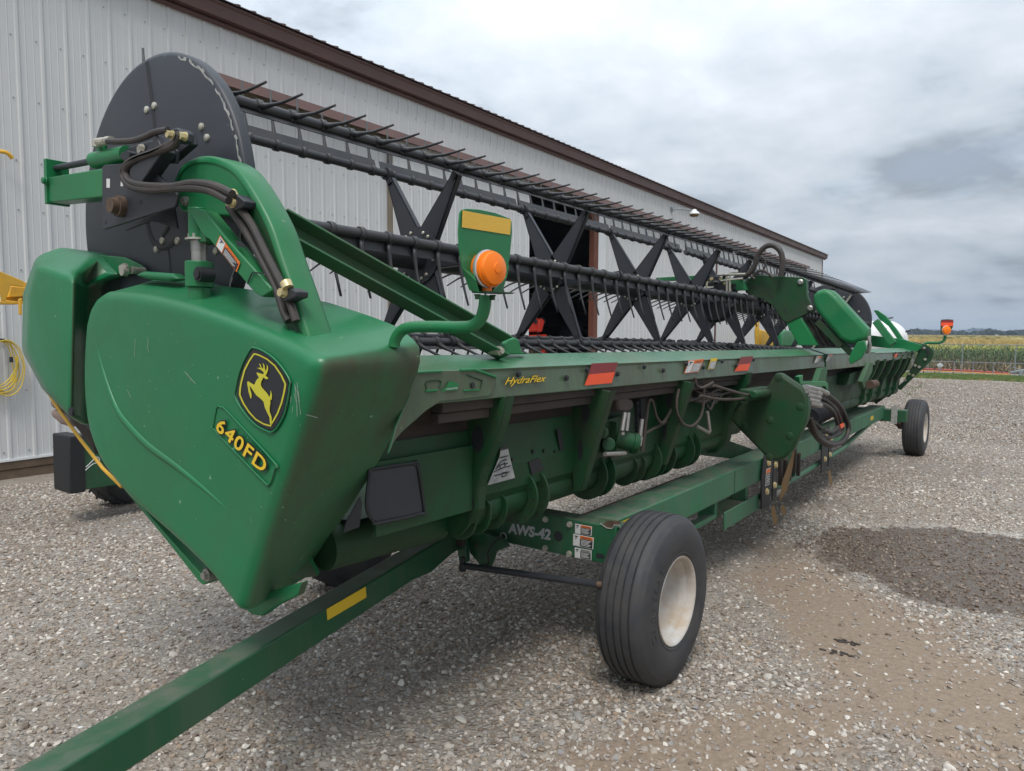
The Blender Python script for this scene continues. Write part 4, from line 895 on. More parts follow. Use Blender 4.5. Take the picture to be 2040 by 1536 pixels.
# torn, rusty corner with flaking paint
mb = MB(); mb.prism([at(980+a/7.846, 1000+b/7.846, x=XF-.002) for a, b in [(1720,345),(1775,325),(1780,300),(1900,290),(2000,300),(2010,345),(1960,360),(1905,355),(1875,405),(1800,400),(1750,370)]], (.001,0,0)); mb.build('rusty_patch', 'rust', cbm)
mb = MB(); mb.tube([at(980+a/7.846, 1000+b/7.846, x=XF-.002) for a, b in [(1695,335),(1750,375),(1800,410),(1880,415),(1915,362),(1990,360),(2025,440)]], .0022, 5); mb.build('flaked_edge', 'decal_old', cbm)
decal('yellow_reflector', 'decal_y', mbm, [V(x, yb_(x)-.0955, z) for x, z in ((3.16,.672),(3.40,.672),(3.40,.728),(3.16,.728))], .0015)
decal('yellow_reflector', 'decal_y', mbm, [V(x, yb_(x)-.0955, z) for x, z in ((10.2,.63),(10.4,.63),(10.4,.68),(10.2,.68))], .0015)
mb = MB(); mb.tube([V(5.0,yb_(5.0)-.097,.57),V(5.0,yb_(5.0)-.097,.74)], .002, 4); mb.build('beam_weld', 'cart', mbm)
# truss below the beam
lo = lambda x: yb_(x)-.03
mb = MB(); mb.bar((3.55,lo(3.5),.46), (4.75,lo(4.7),.46), .06, .03); mb.bar((4.85,lo(4.8)-.05,.41), (5.65,lo(5.6)-.05,.41), .012, .12); mb.box((4.75,lo(4.8)-.02,.44), (4.80,lo(4.8)+.10,.58)); mb.box((5.4,lo(5.4)-.02,.44), (5.45,lo(5.4)+.10,.58)); mb.build('truss_plate', 'cart_worn', tr, .004)
mb = MB(); mb.bar((4.78,lo(4.8)+.10,.41), (5.6,lo(5.6)+.10,.41), .012, .10); mb.build('truss_plate', 'cart', tr, .004)
mb = MB(); mb.cyl((5.6,lo(5.6)-.06,.40), (6.2,lo(6.2)-.06,.40), .026, 16); mb.build('strap_roller', 'steel', tr)
mb = MB(); mb.cyl((6.1,lo(6.1)-.02,.40), (9.0,lo(9)-.02,.44), .026, 14); mb.box((6.75,lo(6.7)-.03,.38), (6.83,lo(6.7)+.03,.58)); mb.bar((9.0,lo(9),.44), (11.1,lo(11),.60), .05, .03); mb.build('truss_rod', 'cart_worn', tr, .004)
# black saddle brackets and straps
for x0, k in ((5.62,0),(7.55,1)):
    mb = MB(); y_ = yb_(x0)-.12; mb.prism([V(x0,y_,.78),V(x0+.22,y_,.80),V(x0+.2,y_,.62),V(x0+.16,y_,.36),V(x0-.04,y_,.36),V(x0-.06,y_,.62)], (0,.012,0)); mb.prism([V(x0+.22,y_,.76),V(x0+.34,y_,.72),V(x0+.32,y_,.40),V(x0+.22,y_,.38)], (0,.012,0)); mb.build('saddle_bracket', 'rubber2', tr, .003)
    mb = MB()
    for dx, z in ((.08,.70),(.06,.48),(.26,.66),(.25,.50)): mb.bolt((x0+dx,y_,z), (0,-1,0), .022, .015)
    mb.build('saddle_bolts', 'brass', tr)
    if not k: warn_sticker(tr, [V(x0+.01,y_-.002,.53),V(x0+.12,y_-.002,.53),V(x0+.13,y_-.002,.66),V(x0+.02,y_-.002,.66)], headtxt=None, edge='decal_w', icon=.05)
    mb = MB(); a = [V(x0+.10,y_-.03,.36),V(x0+.07,y_-.04,.30),V(x0+.11,y_-.05,.22),V(x0+.14,y_-.02,.17)]; mb.add([a[0],a[0]+V(.07,0,0),a[1]+V(.11,0,0),a[1],a[2]+V(.10,0,0),a[2],a[3]], [(0,1,2,3),(3,2,4,5),(5,4,6)])
    if not k: mb.add([V(6.0,y_-.02,.50),V(6.35,y_-.02,.78),V(6.30,y_-.02,.60),V(6.12,y_-.03,.42),V(5.95,y_-.02,.36)], [(0,1,2,3,4)]); mb.add([V(5.9,y_-.05,.34),V(5.98,y_-.05,.33),V(6.05,y_-.05,.25),V(5.98,y_-.05,.24),V(5.9,y_-.05,.29)], [(0,1,2,3,4)])
    mb.build('ratchet_strap', 'strap', tr)
mb = MB()
for k in range(5): mb.bar((6.05+k*.13,yb_(6)-.12,.72-.05*(k % 3)), (6.12+k*.13,yb_(6)-.10,.46+.04*(k % 2)), .035, .03, (0,1,0))
mb.build('latch_parts', 'brown', tr, .008)
# saddle post on the near cross beam
mb = MB(); mb.prism(px([(928,1068),(940,1060),(965,1062),(1000,1075),(1010,1090),(985,1100),(975,1130),(955,1125),(935,1100)], x=3.0), (.03,0,0)); mb.prism(px([(906,1065),(918,1058),(926,1075),(930,1120),(915,1125)], x=2.95), (.03,0,0)); mb.build('saddle_post', 'cart', tr, .004)
mb = MB(); c_ = at(916,1078,x=2.93); mb.box(c_-V(0,.02,.03), c_+V(.03,.03,.03)); mb.bolt(at(940,1128,x=2.98), (-1,0,0), .014, .02); mb.bolt(at(949,1085,x=2.98), (-1,0,0), .008, .01); mb.build('post_fitting', 'brown', tr, .004)
mb = MB(); mb.lathe(at(1003.5,1068.5,x=XF-.002), (-1,0,0), [(.016,0),(.022,0),(.024,.004),(.016,.006)], 20); mb.build('rubber_grommet', 'decal_old', tr)
mb = MB(); mb.tube(smooth_path(px([(1002,1070),(985,1080),(972,1100),(973,1120),(960,1128),(920,1120)], x=2.98), 5), .004, 6); mb.build('brake_wire', 'rubber2', tr)
# steering rod
mb = MB(); mb.cyl(at(925,1127,x=2.86), at(1190,1164,x=2.86), .0165, 16); mb.build('steering_rod', 'black', tr)
mb = MB(); mb.cyl(at(1186,1163,x=2.86), at(1199,1165,x=2.87), .014, 14); mb.build('rod_end', 'rust', tr, .004)
mb = MB(); c_ = at(922,1127,x=2.86); mb.lathe(c_+V(0,0,-.03), (0,0,1), [(.001,0),(.018,.002),(.022,.02),(.018,.04),(.012,.05),(.012,.075)], 18); mb.build('ball_joint', 'rubber2', tr)
# tongue: swings from the middle of the cross beam towards the lower left
t0_, t1_ = V(3.05,2.605,.565), V(.12,1.755,.535)
mb = MB(); mb.bar(t1_, t0_, .105, .115); tg = mb.build('tongue', 'cart', tr, .008)
d_ = (t0_-t1_).normalized(); n_ = V(d_.y,-d_.x,0)
if n_.y > 0: n_ = -n_
Q = lambda px_, py_: (lambda r: Vector(O)+r*((t1_+n_*.0525-Vector(O)).dot(n_)/r.dot(n_)))(Vector(CM.T @ np.array([(px_-1020)/F, -(py_-768)/F, 1])))
decal('yellow_reflector', 'decal_y', tg, [Q(651.5,1236), Q(729.5,1190), Q(728,1168.5), Q(650,1213.5)], .0015)
mb = MB(); mb.prism([Q(760,1175),Q(800,1140),Q(880,1095),Q(905,1078),Q(925,1075),Q(905,1100),Q(860,1140),Q(790,1170)], -n_*.06); mb.build('tongue_gusset', 'cart', tr, .006)
mb = MB()
for p_ in ((250,1411),(160,1449)):
    c_ = at(*p_, z=.594); mb.lathe(c_, (0,0,1), [(.006,0),(.006,.001),(.0005,.002)], 10)
mb.build('bird_dropping', 'decal_w', tr)
# wheels
def wheel(c, R_=.405, W=.268, side=-1, m='rubber', letters=None):
    c = Vector(c); ax = V(0,side,0); hwid = W/2
    prof = [(.19,-hwid*.80),(.25,-hwid*.98),(.28,-hwid*1.0),(.31,-hwid*1.0),(.333,-hwid*.975),(.352,-hwid*.93),(.366,-hwid*.885),(.378,-hwid*.83),(.388,-hwid*.765),(.3945,-hwid*.70)]
    gro = [-.60,-.33,-.05,.22,.50]
    for g in gro:
        rr = lambda u: R_-.012*(abs(u)**2.2)-.001
        prof += [(rr(g-.04), hwid*(g-.045)), (rr(g)-.009, hwid*(g-.025)), (rr(g)-.009, hwid*(g+.025)), (rr(g+.04), hwid*(g+.045))]
    prof += [(.3955,hwid*.68),(.390,hwid*.735),(.383,hwid*.79),(.375,hwid*.84),(.374,hwid*.855),(.363,hwid*.895),(.350,hwid*.935),(.333,hwid*.975),(.315,hwid*.998),(.295,hwid*1.005),(.270,hwid*1.0),(.248,hwid*.975),(.232,hwid*.94),(.230,hwid*.955),(.222,hwid*.95),(.215,hwid*.90),(.196,hwid*.82)]
    k_ = R_/.405
    prof = [(r*k_, h) for r, h in prof]
    w_ = thing2('wheel', tr, c)
    mb = MB(); mb.lathe(c, ax, prof, 72); 
    t_ = mb.build('tyre', m, w_, ang=42)
    if letters:
        cu = bpy.data.curves.new('lt', 'FONT'); cu.body = letters; cu.size = 1; cu.offset = .02; cu.extrude = .06; cu.space_character = 1.5; oo = bpy.data.objects.new('lt', cu); C.objects.link(oo)
        dg = bpy.context.evaluated_depsgraph_get(); dg.update(); me = bpy.data.meshes.new_from_object(oo.evaluated_get(dg)); bpy.data.objects.remove(oo)
        xs_ = [v.co.x for v in me.vertices]; x0_, x1_ = min(xs_), max(xs_)
        for v in me.vertices:
            an = radians(205-72*(v.co.x-x0_)/(x1_-x0_)); r_l = .272+.036*v.co.y/.72; hh = hwid*1.003+v.co.z*.045
            v.co = c+ax*hh+V(cos(an)*r_l, 0, sin(an)*r_l)-Vector(w_['_w'])
        me.materials.clear(); me.materials.append(M[m]); q = bpy.data.objects.new('raised_lettering', me); C.objects.link(q); q.parent = t_
    # squashed where it stands on the gravel
    for v in t_.data.vertices:
        zz = v.co.z+w_['_w'][2]
        if zz < .03: v.co.y = v.co.y+(v.co.y)*(.03-zz)*1.2; v.co.z = .004-w_['_w'][2]+(zz-.004)*.25 if zz > .004 else .003-w_['_w'][2]
    mb = MB(); h = hwid*.80
    mb.lathe(c, ax, [(.204*k_,h+.004),(.213*k_,h+.012),(.211*k_,h+.018),(.203*k_,h+.016),(.196*k_,h+.004),(.193*k_,h-.025),(.178*k_,h-.034),(.170*k_,h-.060),(.165*k_,h-.115),(.150*k_,h-.128),(.115*k_,h-.125),(.11*k_,h-.118),(.06*k_,h-.118),(.058*k_,h-.10),(.0005,h-.10)], 56)
    rm = mb.build('rim', 'rim', w_, ang=50)
    mb = MB()
    for k in range(6):
        a = 2*pi*k/6+.3; q = c+ax*(h-.118)+V(cos(a)*.085, 0, sin(a)*.085); mb.bolt(q, ax, .011, .018)
    mb.build('wheel_nuts', 'zinc', w_)
    mb = MB(); mb.cyl(c-ax*hwid*.6, c-ax*(hwid+.09), .045, 18); mb.build('hub', 'rust', w_)
    return w_
def thing2(name, parent, c):
    o = bpy.data.objects.new(name, None); C.objects.link(o); o.parent = parent; o.location = Vector(c)-Vector(parent['_w']); o['_w'] = tuple(c); return o
wl = wheel((3.245,1.52,.402), letters='CARLISLE'); 
wheel((3.245,3.72,.402), side=1)
wheel((12.0,1.60,.402), side=-1); wheel((12.0,3.75,.402), side=1)
# stub axles
mb = MB(); mb.box((3.15,1.66,.40), (3.27,1.74,.60)); mb.box((11.75,1.72,.40), (11.9,1.80,.62)); mb.bar((11.3,1.82,.60), (11.95,1.78,.42), .08, .08); mb.cyl((3.2,1.70,.40), (3.2,1.70,.62), .04, 14); mb.build('king_pin', 'rust', tr, .004)
mb = MB(); mb.box(at(1776,808,x=11.24), at(1790,845,x=11.235)+V(0,.02,0)); mb.build('flaked_paint', 'decal_old', tr)

# ============================================================ THE SHED
DS = _B.T @ np.array([cos(.0439), sin(.0439), 0]); US = _B.T @ np.array([0, 0, 1.]); NS = np.cross(US, DS)
S0 = V(3.144, 9.314, 0)
ds, us, ns = Vector(DS), Vector(US), Vector(NS)
SP = lambda s, h, n=0.: S0+ds*s+us*h+ns*n          # along, up, inwards
sh = thing('farm_shed', 'long white ribbed steel farm shed with brown eave trim and open sliding doorway', 'building', tuple(S0+ds*20))
S_L, S_R, EV = -9., 41.9, 5.84
DL, DR = 10.65, 13.95
def panel(mb, s0, s1, h0, h1, n=0., pitch=.2545, ph=.085):
    k0 = math.floor((s0-ph)/pitch)-1; pts = []
    k = k0
    while True:
        b = ph+k*pitch
        for ds_, dn in ((0,0),(.012,.017),(.036,.017),(.048,0),(.102,0),(.106,.0035),(.112,.0035),(.116,0),(.182,0),(.186,.0035),(.192,.0035),(.196,0)):
            pts.append((b+ds_, dn))
        k += 1
        if b > s1: break
    pts = [(s, d) for s, d in pts if s0 < s < s1]; pts = [(s0, 0)]+pts+[(s1, 0)]
    m = len(pts); lo_ = [SP(s, h0, n-d) for s, d in pts]; hi_ = [SP(s, h1, n-d) for s, d in pts]
    mb.add(lo_+hi_, [(i, i+1, m+i+1, m+i) for i in range(m-1)])
mb = MB(); panel(mb, S_L, DL, .21, EV); panel(mb, DR+.6, S_R, .21, EV); panel(mb, DL, DR+.6, 4.98, EV); mb.build('wall_cladding', 'white', sh)
# the shut sliding leaf left of the doorway, hung proud of the wall
mb = MB(); panel(mb, 6.22, DL, .16, 5.0, -.075); panel(mb, 1.4, 6.15, .16, 5.0, -.075) if False else None; mb.build('sliding_door', 'white', sh)
mb = MB(); mb.prism([SP(6.16,.16,-.08),SP(6.23,.16,-.08),SP(6.23,5.0,-.08),SP(6.16,5.0,-.08)], ns*.075); mb.build('door_edge', 'track_under', sh)
mb = MB(); mb.prism([SP(DL-.045,.16,-.085),SP(DL,.16,-.085),SP(DL,5.0,-.085),SP(DL-.045,5.0,-.085)], ns*.07); mb.build('door_edge', 'whitetrim', sh)
mb = MB(); mb.prism([SP(DR+.225,.16,-.02),SP(DR+.62,.16,-.02),SP(DR+.62,5.0,-.02),SP(DR+.225,5.0,-.02)], ns*.02); mb.build('door_trim', 'whitetrim', sh)
mb = MB(); mb.prism([SP(DR,.1,0),SP(DR+.22,.1,0),SP(DR+.22,5.0,0),SP(DR,5.0,0)], ns*.15); mb.prism([SP(DR,5.0,0),SP(DR-.5,5.0,0),SP(DR,4.4,0)], ns*.1); mb.build('door_post', 'post', sh)
for s in (23.6, 32.0, 37.9):
    mb = MB(); mb.bar(SP(s,.2,-.03), SP(s,4.98,-.03), .06, .05, ns); mb.build('door_edge', 'fascia', sh)
# screws in rows
mb = MB(); hs = [.30,.98,1.64,2.32,2.98,3.52,4.19,4.86,5.5]
s = .085-.035-36*.2545
while s < S_R:
    for h in hs:
        if not (DL-.02 < s < DR+.6 and h < 5) and s > -1 and s < 26:
            off = -.077 if 6.2 < s < DL and h < 5 else -.002
            c_ = SP(s, h, off); mb.prism([c_+ds*(.0085*cos(t))+us*(.0085*sin(t)) for t in (0,1.05,2.09,3.14,4.19,5.24)], -ns*.006)
    s += .2545
mb.build('cladding_screws', 'galv', sh)
# bottom board, eave trim, gutter and roof
mb = MB()
for s0, s1 in ((S_L,DL),(DR,S_R)):
    mb.prism([SP(s0,.105,-.01),SP(s1,.105,-.01),SP(s1,.215,-.01),SP(s0,.215,-.01)], ns*.05); mb.prism([SP(s0,-.2,.0),SP(s1,-.2,.0),SP(s1,.10,.0),SP(s0,.10,.0)], ns*.05)
mb.build('bottom_board', 'wood', sh, .004)
mb = MB(); mb.prism([SP(S_L,.198,-.022),SP(DL,.198,-.022),SP(DL,.224,-.022),SP(S_L,.224,-.022)], ns*.02); mb.build('base_flashing', 'whitetrim', sh)
SE = 42.6
mb = MB()
for s0, s1 in ((S_L-.5,19.45),(19.47,SE)):
    pr = [(0,5.80),(-.035,5.785),(-.065,5.80),(-.065,5.835),(-.045,5.85),(-.15,5.86),(-.165,6.005),(-.185,6.03),(-.185,6.055),(0,6.06)]
    a = [SP(s0,h,n) for n, h in pr]; b = [SP(s1,h,n) for n, h in pr]; m = len(pr)
    mb.add(a+b, [(i, i+1, m+i+1, m+i) for i in range(m-1)]+[tuple(range(m)), tuple(range(2*m-1, m-1, -1))])
mb.build('eave_trim', 'fascia', sh, ang=30)
mb = MB(); W_ = 9.0
a = [SP(S_L-.5,6.065,-.22),SP(SE,6.065,-.22),SP(SE,6.065+W_*.32,W_),SP(S_L-.5,6.065+W_*.32,W_)]; mb.prism(a, us*.012)
a = [SP(S_L-.5,6.065+W_*.32,W_),SP(SE,6.065+W_*.32,W_),SP(SE,6.065,2*W_),SP(S_L-.5,6.065,2*W_)]; mb.prism(a, us*.012)
s = -8.9
while s < SE:
    mb.bar(SP(s,6.082,-.222), SP(s,6.082+2.88,9.0), .035, .022); s += .2545
mb.build('roof', 'roof', sh)
mb = MB()
for z0, h1_, n_ in ((S_R, 5.9, 0),): mb.prism([SP(S_R,.1,0),SP(S_R,.1,18),SP(S_R,5.95,18),SP(S_R,8.8,9),SP(S_R,5.95,0)], ds*.05)
mb.prism([SP(S_L,.1,0),SP(S_L,.1,18),SP(S_L,5.95,18),SP(S_L,8.8,9),SP(S_L,5.95,0)], ds*.05); mb.prism([SP(S_L,.1,18),SP(S_R,.1,18),SP(S_R,6,18),SP(S_L,6,18)], ns*.05); mb.build('end_walls', 'white', sh)
mb = MB(); mb.prism([SP(S_R-.02,.1,-.03),SP(S_R+.17,.1,-.03),SP(S_R+.17,5.86,-.03),SP(S_R-.02,5.86,-.03)], ns*.1); mb.build('corner_trim', 'fascia', sh, .004)
# door track and its hood
mb = MB(); pr = [(-.02,5.16),(-.20,5.10),(-.215,4.965),(-.20,4.965),(-.19,5.085),(-.02,5.14)]
a = [SP(2.1,h,n) for n, h in pr]; b = [SP(38.0,h,n) for n, h in pr]; m = len(pr)
mb.add(a+b, [(i, (i+1) % m, m+(i+1) % m, m+i) for i in range(m)]+[tuple(range(m)), tuple(range(2*m-1, m-1, -1))]); mb.build('track_hood', 'track', sh)
mb = MB(); mb.prism([SP(2.1,4.9,-.02),SP(38,4.9,-.02),SP(38,5.09,-.02),SP(2.1,5.09,-.02)], -ns*.03); mb.prism([SP(2.1,5.02,-.10),SP(38,5.02,-.10),SP(38,5.06,-.10),SP(2.1,5.06,-.10)], -ns*.05); mb.build('door_track', 'track_under', sh)
mb = MB(); q = SP(5.98,5.02,-.11); mb.box(q-V(.04,.03,.05), q+V(.05,.03,.04)); q = SP(6.12,5.02,-.11); mb.box(q-V(.03,.03,.04), q+V(.03,.03,.03)); mb.build('door_roller', 'rust', sh, .006)
# dark inside: lining, posts, girts
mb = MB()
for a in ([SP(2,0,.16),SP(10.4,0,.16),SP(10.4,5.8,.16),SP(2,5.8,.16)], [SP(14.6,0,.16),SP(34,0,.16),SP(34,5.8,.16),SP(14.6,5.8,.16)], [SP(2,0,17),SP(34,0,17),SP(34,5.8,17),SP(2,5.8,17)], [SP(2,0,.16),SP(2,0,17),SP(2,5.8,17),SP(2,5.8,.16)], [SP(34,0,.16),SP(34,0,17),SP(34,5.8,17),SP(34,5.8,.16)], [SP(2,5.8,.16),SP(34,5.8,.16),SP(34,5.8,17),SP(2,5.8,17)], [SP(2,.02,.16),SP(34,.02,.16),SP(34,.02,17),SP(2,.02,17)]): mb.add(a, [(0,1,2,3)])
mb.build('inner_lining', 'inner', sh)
mb = MB()
for k in range(8): mb.bar(SP(3,.6+k*.68,16.8), SP(33,.6+k*.68,16.8), .04, .12)
for k in range(9): mb.bar(SP(4+k*3.6,0,16.7), SP(4+k*3.6,5.8,16.7), .15, .15, ns)
for k in range(8): mb.bar(SP(33.8,.6+k*.68,.3), SP(33.8,.6+k*.68,16.5), .04, .12)
mb.build('inner_girts', 'inner2', sh)
# lamp on the wall
wlm = thing('wall_lamp', 'small pale dusk lamp on a bracket high on the white shed wall', 'lamp', tuple(SP(19.5,5.5)))
mb = MB(); mb.box(SP(19.15,5.52,-.02)-V(.05,.03,.07), SP(19.15,5.52,-.02)+V(.05,.03,.07)); mb.tube([SP(19.15,5.52,-.05),SP(19.3,5.54,-.25),SP(19.6,5.53,-.5)], .022, 8); mb.build('lamp_arm', 'galv', wlm)
mb = MB(); mb.lathe(SP(19.75,5.40,-.55), us, [(.16,0),(.175,.02),(.15,.07),(.09,.11),(.06,.16),(.0005,.18)], 20); mb.build('lamp_shade', 'whitetrim', wlm)
mb = MB(); mb.lathe(SP(19.75,5.33,-.55), us, [(.0005,-.0),(.11,.01),(.14,.045),(.15,.075)], 20); mb.build('lamp_lens', 'strap', wlm)
# machines inside the doorway
def ins(a, b, n): # measured point on a plane n metres inside the wall
    r = Vector(CM.T @ np.array([(a-1020)/F, -(b-768)/F, 1])); p0 = SP(0,0,n); t = (p0-Vector(O)).dot(ns)/r.dot(ns); return Vector(O)+r*t
rmach = thing('red_machine', 'bright red machine end with grille parked just inside the dark doorway', 'farm machine', tuple(ins(1070,700,1.2)))
R5 = lambda l: [(1000+a/7.286, 600+b/7.286) for a, b in l]
mb = MB(); mb.prism([ins(a, b, 1.0) for a, b in R5([(350,262),(400,240),(425,228),(480,228),(520,240),(545,275),(548,440),(400,450),(352,440)])], ns*.3); mb.build('hood', 'redm', rmach, .03)
mb = MB(); mb.prism([ins(a, b, .95) for a, b in R5([(545,262),(590,250),(625,285),(585,450),(522,450)])], ns*.9); mb.prism([ins(a, b, 1.0) for a, b in R5([(385,640),(470,600),(560,620),(640,640),(645,745),(380,745)])], ns*.6)
mb.prism([ins(a, b, 1.0) for a, b in R5([(330,500),(660,480),(665,900),(320,900)])], ns*.6); mb.build('lower_frame', 'redm', rmach, .03)
mb = MB(); c_ = ins(1067.2,640.8,.99); mb.cyl(c_, c_-ns*.01, .07, 20); mb.build('pin_hole', 'rubber2', rmach)
mb = MB()
for k in range(7): mb.bar(ins(1054,690+k*3,.94), ins(1078,689+k*3,.94), .02, .035)
mb.build('grille', 'rust', rmach)
mb = MB(); mb.tube([ins(a, b, 1.0) for a, b in R5([(360,230),(400,225),(440,232),(470,262)])], .012, 6); mb.tube([ins(a, b, .95) for a, b in R5([(540,245),(590,240),(628,275),(615,330)])], .012, 6); mb.build('cable', 'rubber2', rmach)
def lugtyre(name, label, c, ax, R_, W, group=None, nl=22, parts=True, lug=.05):
    t_ = thing(name, label, 'tyre', tuple(c), group); c = Vector(c); ax = Vector(ax).normalized(); hw_ = W/2
    mb = MB(); mb.lathe(c, ax, [(R_*.52,-hw_*.8),(R_*.7,-hw_*1.0),(R_*.88,-hw_*.95),(R_*.95,-hw_*.75),(R_*.965,0),(R_*.95,hw_*.75),(R_*.88,hw_*.95),(R_*.7,hw_*1.0),(R_*.52,hw_*.8)], 56)
    a0 = V(0,0,1); a0 = (a0-ax*a0.dot(ax)).normalized(); b0_ = ax.cross(a0)
    for k in range(nl):
        for sd in (1,-1):
            th = 2*pi*(k+(.5 if sd > 0 else 0))/nl
            def P2(r, t, h): return c+(a0*cos(t)+b0_*sin(t))*r+ax*h
            dt = .40; w_ = .09
            v_ = [P2(R_*.94,th,0),P2(R_*.94,th+w_,0),P2(R_*.92,th+dt+w_,sd*hw_*.97),P2(R_*.92,th+dt,sd*hw_*.97),P2(R_*1.0,th,0),P2(R_*1.0,th+w_*.8,0),P2(R_*.985,th+dt+w_*.8,sd*hw_*.95),P2(R_*.985,th+dt,sd*hw_*.95)]
            mb.add(v_, [(0,3,2,1),(4,5,6,7),(0,1,5,4),(1,2,6,5),(2,3,7,6),(3,0,4,7)])
    mb.build('tread', 'rubber', t_, ang=40)
    mb = MB(); mb.lathe(c, ax, [(R_*.52,-hw_*.75),(R_*.50,-hw_*.3),(.001,-hw_*.25)], 40); mb.lathe(c, ax, [(R_*.52,hw_*.75),(R_*.50,hw_*.3),(.001,hw_*.25)], 40); mb.build('wheel_disc', 'redm' if parts else 'black', t_)
    return t_
q1 = ins(1138,686,2.6); q2 = ins(1170,690,2.6)
rad_ = (ins(1138,640,2.6)-ins(1138,712,2.6)).length/2
lugtyre('tractor_tyre', 'lugged tractor tyre in the doorway, next to the red machine', q1, ds*.5-ns*.86, rad_*1.02, .75, 'tractor tyres in the doorway')
lugtyre('tractor_tyre', 'lugged tractor tyre in the doorway, beside the brown door post', q2, ds*.55-ns*.83, rad_*1.0, .75, 'tractor tyres in the doorway')
for i, (a, m, lb) in enumerate((((1165.6,534.5),'led_w','tiny white light glowing inside the dark shed'), ((1171.4,534.8),'led_c','tiny cyan light glowing inside the dark shed'))):
    mb = MB(); mb.lathe(ins(*a, 9.0), (0,0,1), [(.0005,-.045),(.045,0),(.0005,.045)], 12); o = mb.build('indicator_light', m); tag(o, lb, 'light', 'small lights inside the shed')

# cord coil on the wall, at the left
cd = thing('cord_coil', 'coiled yellow extension cord hanging from a hook on the white wall', 'cord', tuple(SP(.0,1.6,-.05)))
mb = MB(); rg = random.Random(3); pts = []
for k in range(5):
    for j in range(16):
        t = 2*pi*j/16; w1 = .13+.012*rg.uniform(-1,1)+.012*k; h1_ = .255+.012*k
        pts.append(SP(.03+w1*sin(t)+.012*k, 1.28+h1_*cos(t)*(1 if cos(t) > 0 else 1.0)-.01*k, -.05-.012*k-rg.random()*.012))
mb.tube(smooth_path(pts, 3), .0065, 6)
for k in range(4):
    mb.tube(smooth_path([SP(-.15,1.12-.04*k,-.09),SP(.02,1.06-.03*k,-.1),SP(.15,1.2-.05*k,-.1),SP(.2-.01*k,1.36,-.1)], 5), .0065, 6)
mb.build('cord', 'cord', cd)
mb = MB(); mb.box(SP(.035,1.53,-.02), SP(.075,1.56,-.1)); mb.box(SP(-.03,1.56,-.0), SP(.0,1.66,-.03)); q = SP(.125,1.33,-.1); mb.box(q-V(.015,.015,.03), q+V(.015,.015,.03)); mb.build('hook', 'rubber2', cd, .004)
mb = MB(); mb.tube(smooth_path([SP(.08,3.56,-.1),SP(.16,3.55,-.14),SP(.21,3.50,-.14)], 4), .022, 10); o = mb.build('yellow_hook', 'yellow'); tag(o, 'end of a yellow pipe hook standing out from the shed wall at the left edge', 'hook')
mb = MB(); mb.add(px([(-14,528),(0,540),(45,558),(45,605),(30,604),(8,603),(-14,560)], y=6.0)+px([(-14,528),(0,540),(45,558),(45,605),(30,604),(8,603),(-14,560)], y=6.25), [(0,1,2,9,8,7),(0,7,13,6),(6,13,12,5),(5,12,11,4),(4,11,10,3),(2,3,10,9),(0,6,5,1),(1,5,4,2),(2,4,3)])
mb.build('x', 'yellow') if False else None
yb2 = thing('yellow_bracket', 'yellow folded steel arm end sticking out behind the green divider cover', 'machine arm', tuple(at(10,600,y=6.0)))
pf = [(-20,530),(0,540),(47,560),(47,572),(22,568),(12,598),(3,600),(-4,560)]
mb = MB(); mb.prism([at(a, b, y=6.0) for a, b in pf], (0,.012,0)); mb.prism([at(a, b, y=6.0) for a, b in [(3,600),(12,598),(47,602),(47,606),(6,606)]], (0,.2,0)); mb.prism([at(a, b, y=6.12) for a, b in [(22,570),(60,574),(60,590),(18,592)]], (0,.08,0)); mb.prism([at(a, b, y=6.2) for a, b in [(-10,545),(60,565),(60,604),(5,604)]], (0,.012,0)); mb.build('arm_channel', 'yellow', yb2, .004)
mb = MB(); mb.prism([at(a, b, y=5.95) for a, b in [(39,596),(44,594),(44,628),(40,626)]], (0,.03,0)); mb.build('arm_tab', 'yellow', yb2, .002)
# another machine behind the covers: green beam with a black end cap, lugged tyre
om = thing('parked_implement', 'green box beam with black end cap behind the header cover, by the shed', 'farm implement', (2.8,6.9,0))
Y1, Y2 = 6.75, 6.95
mb = MB(); mb.box((2.79,6.62,.30), (5.2,6.90,.76)); mb.build('box_beam', 'cart', om, .01)
mb = MB(); mb.box((2.735,6.60,.285), (2.86,6.92,.775)); mb.build('end_cap', 'rubber2', om, .012)
mb = MB(); mb.tube(smooth_path([V(2.86,6.59,.50),V(2.90,6.58,.54),V(2.94,6.58,.575),V(2.965,6.58,.56),V(2.955,6.58,.53),V(2.91,6.58,.52),V(2.85,6.58,.475)], 5), .004, 6); mb.build('hairpin', 'decal_w', om)
lt = lugtyre('lugged_tyre', 'black lugged tyre on the gravel under the green box beam', (3.45,7.2,.33), (.30,-.95,0), .33, .26, None, 18, False)

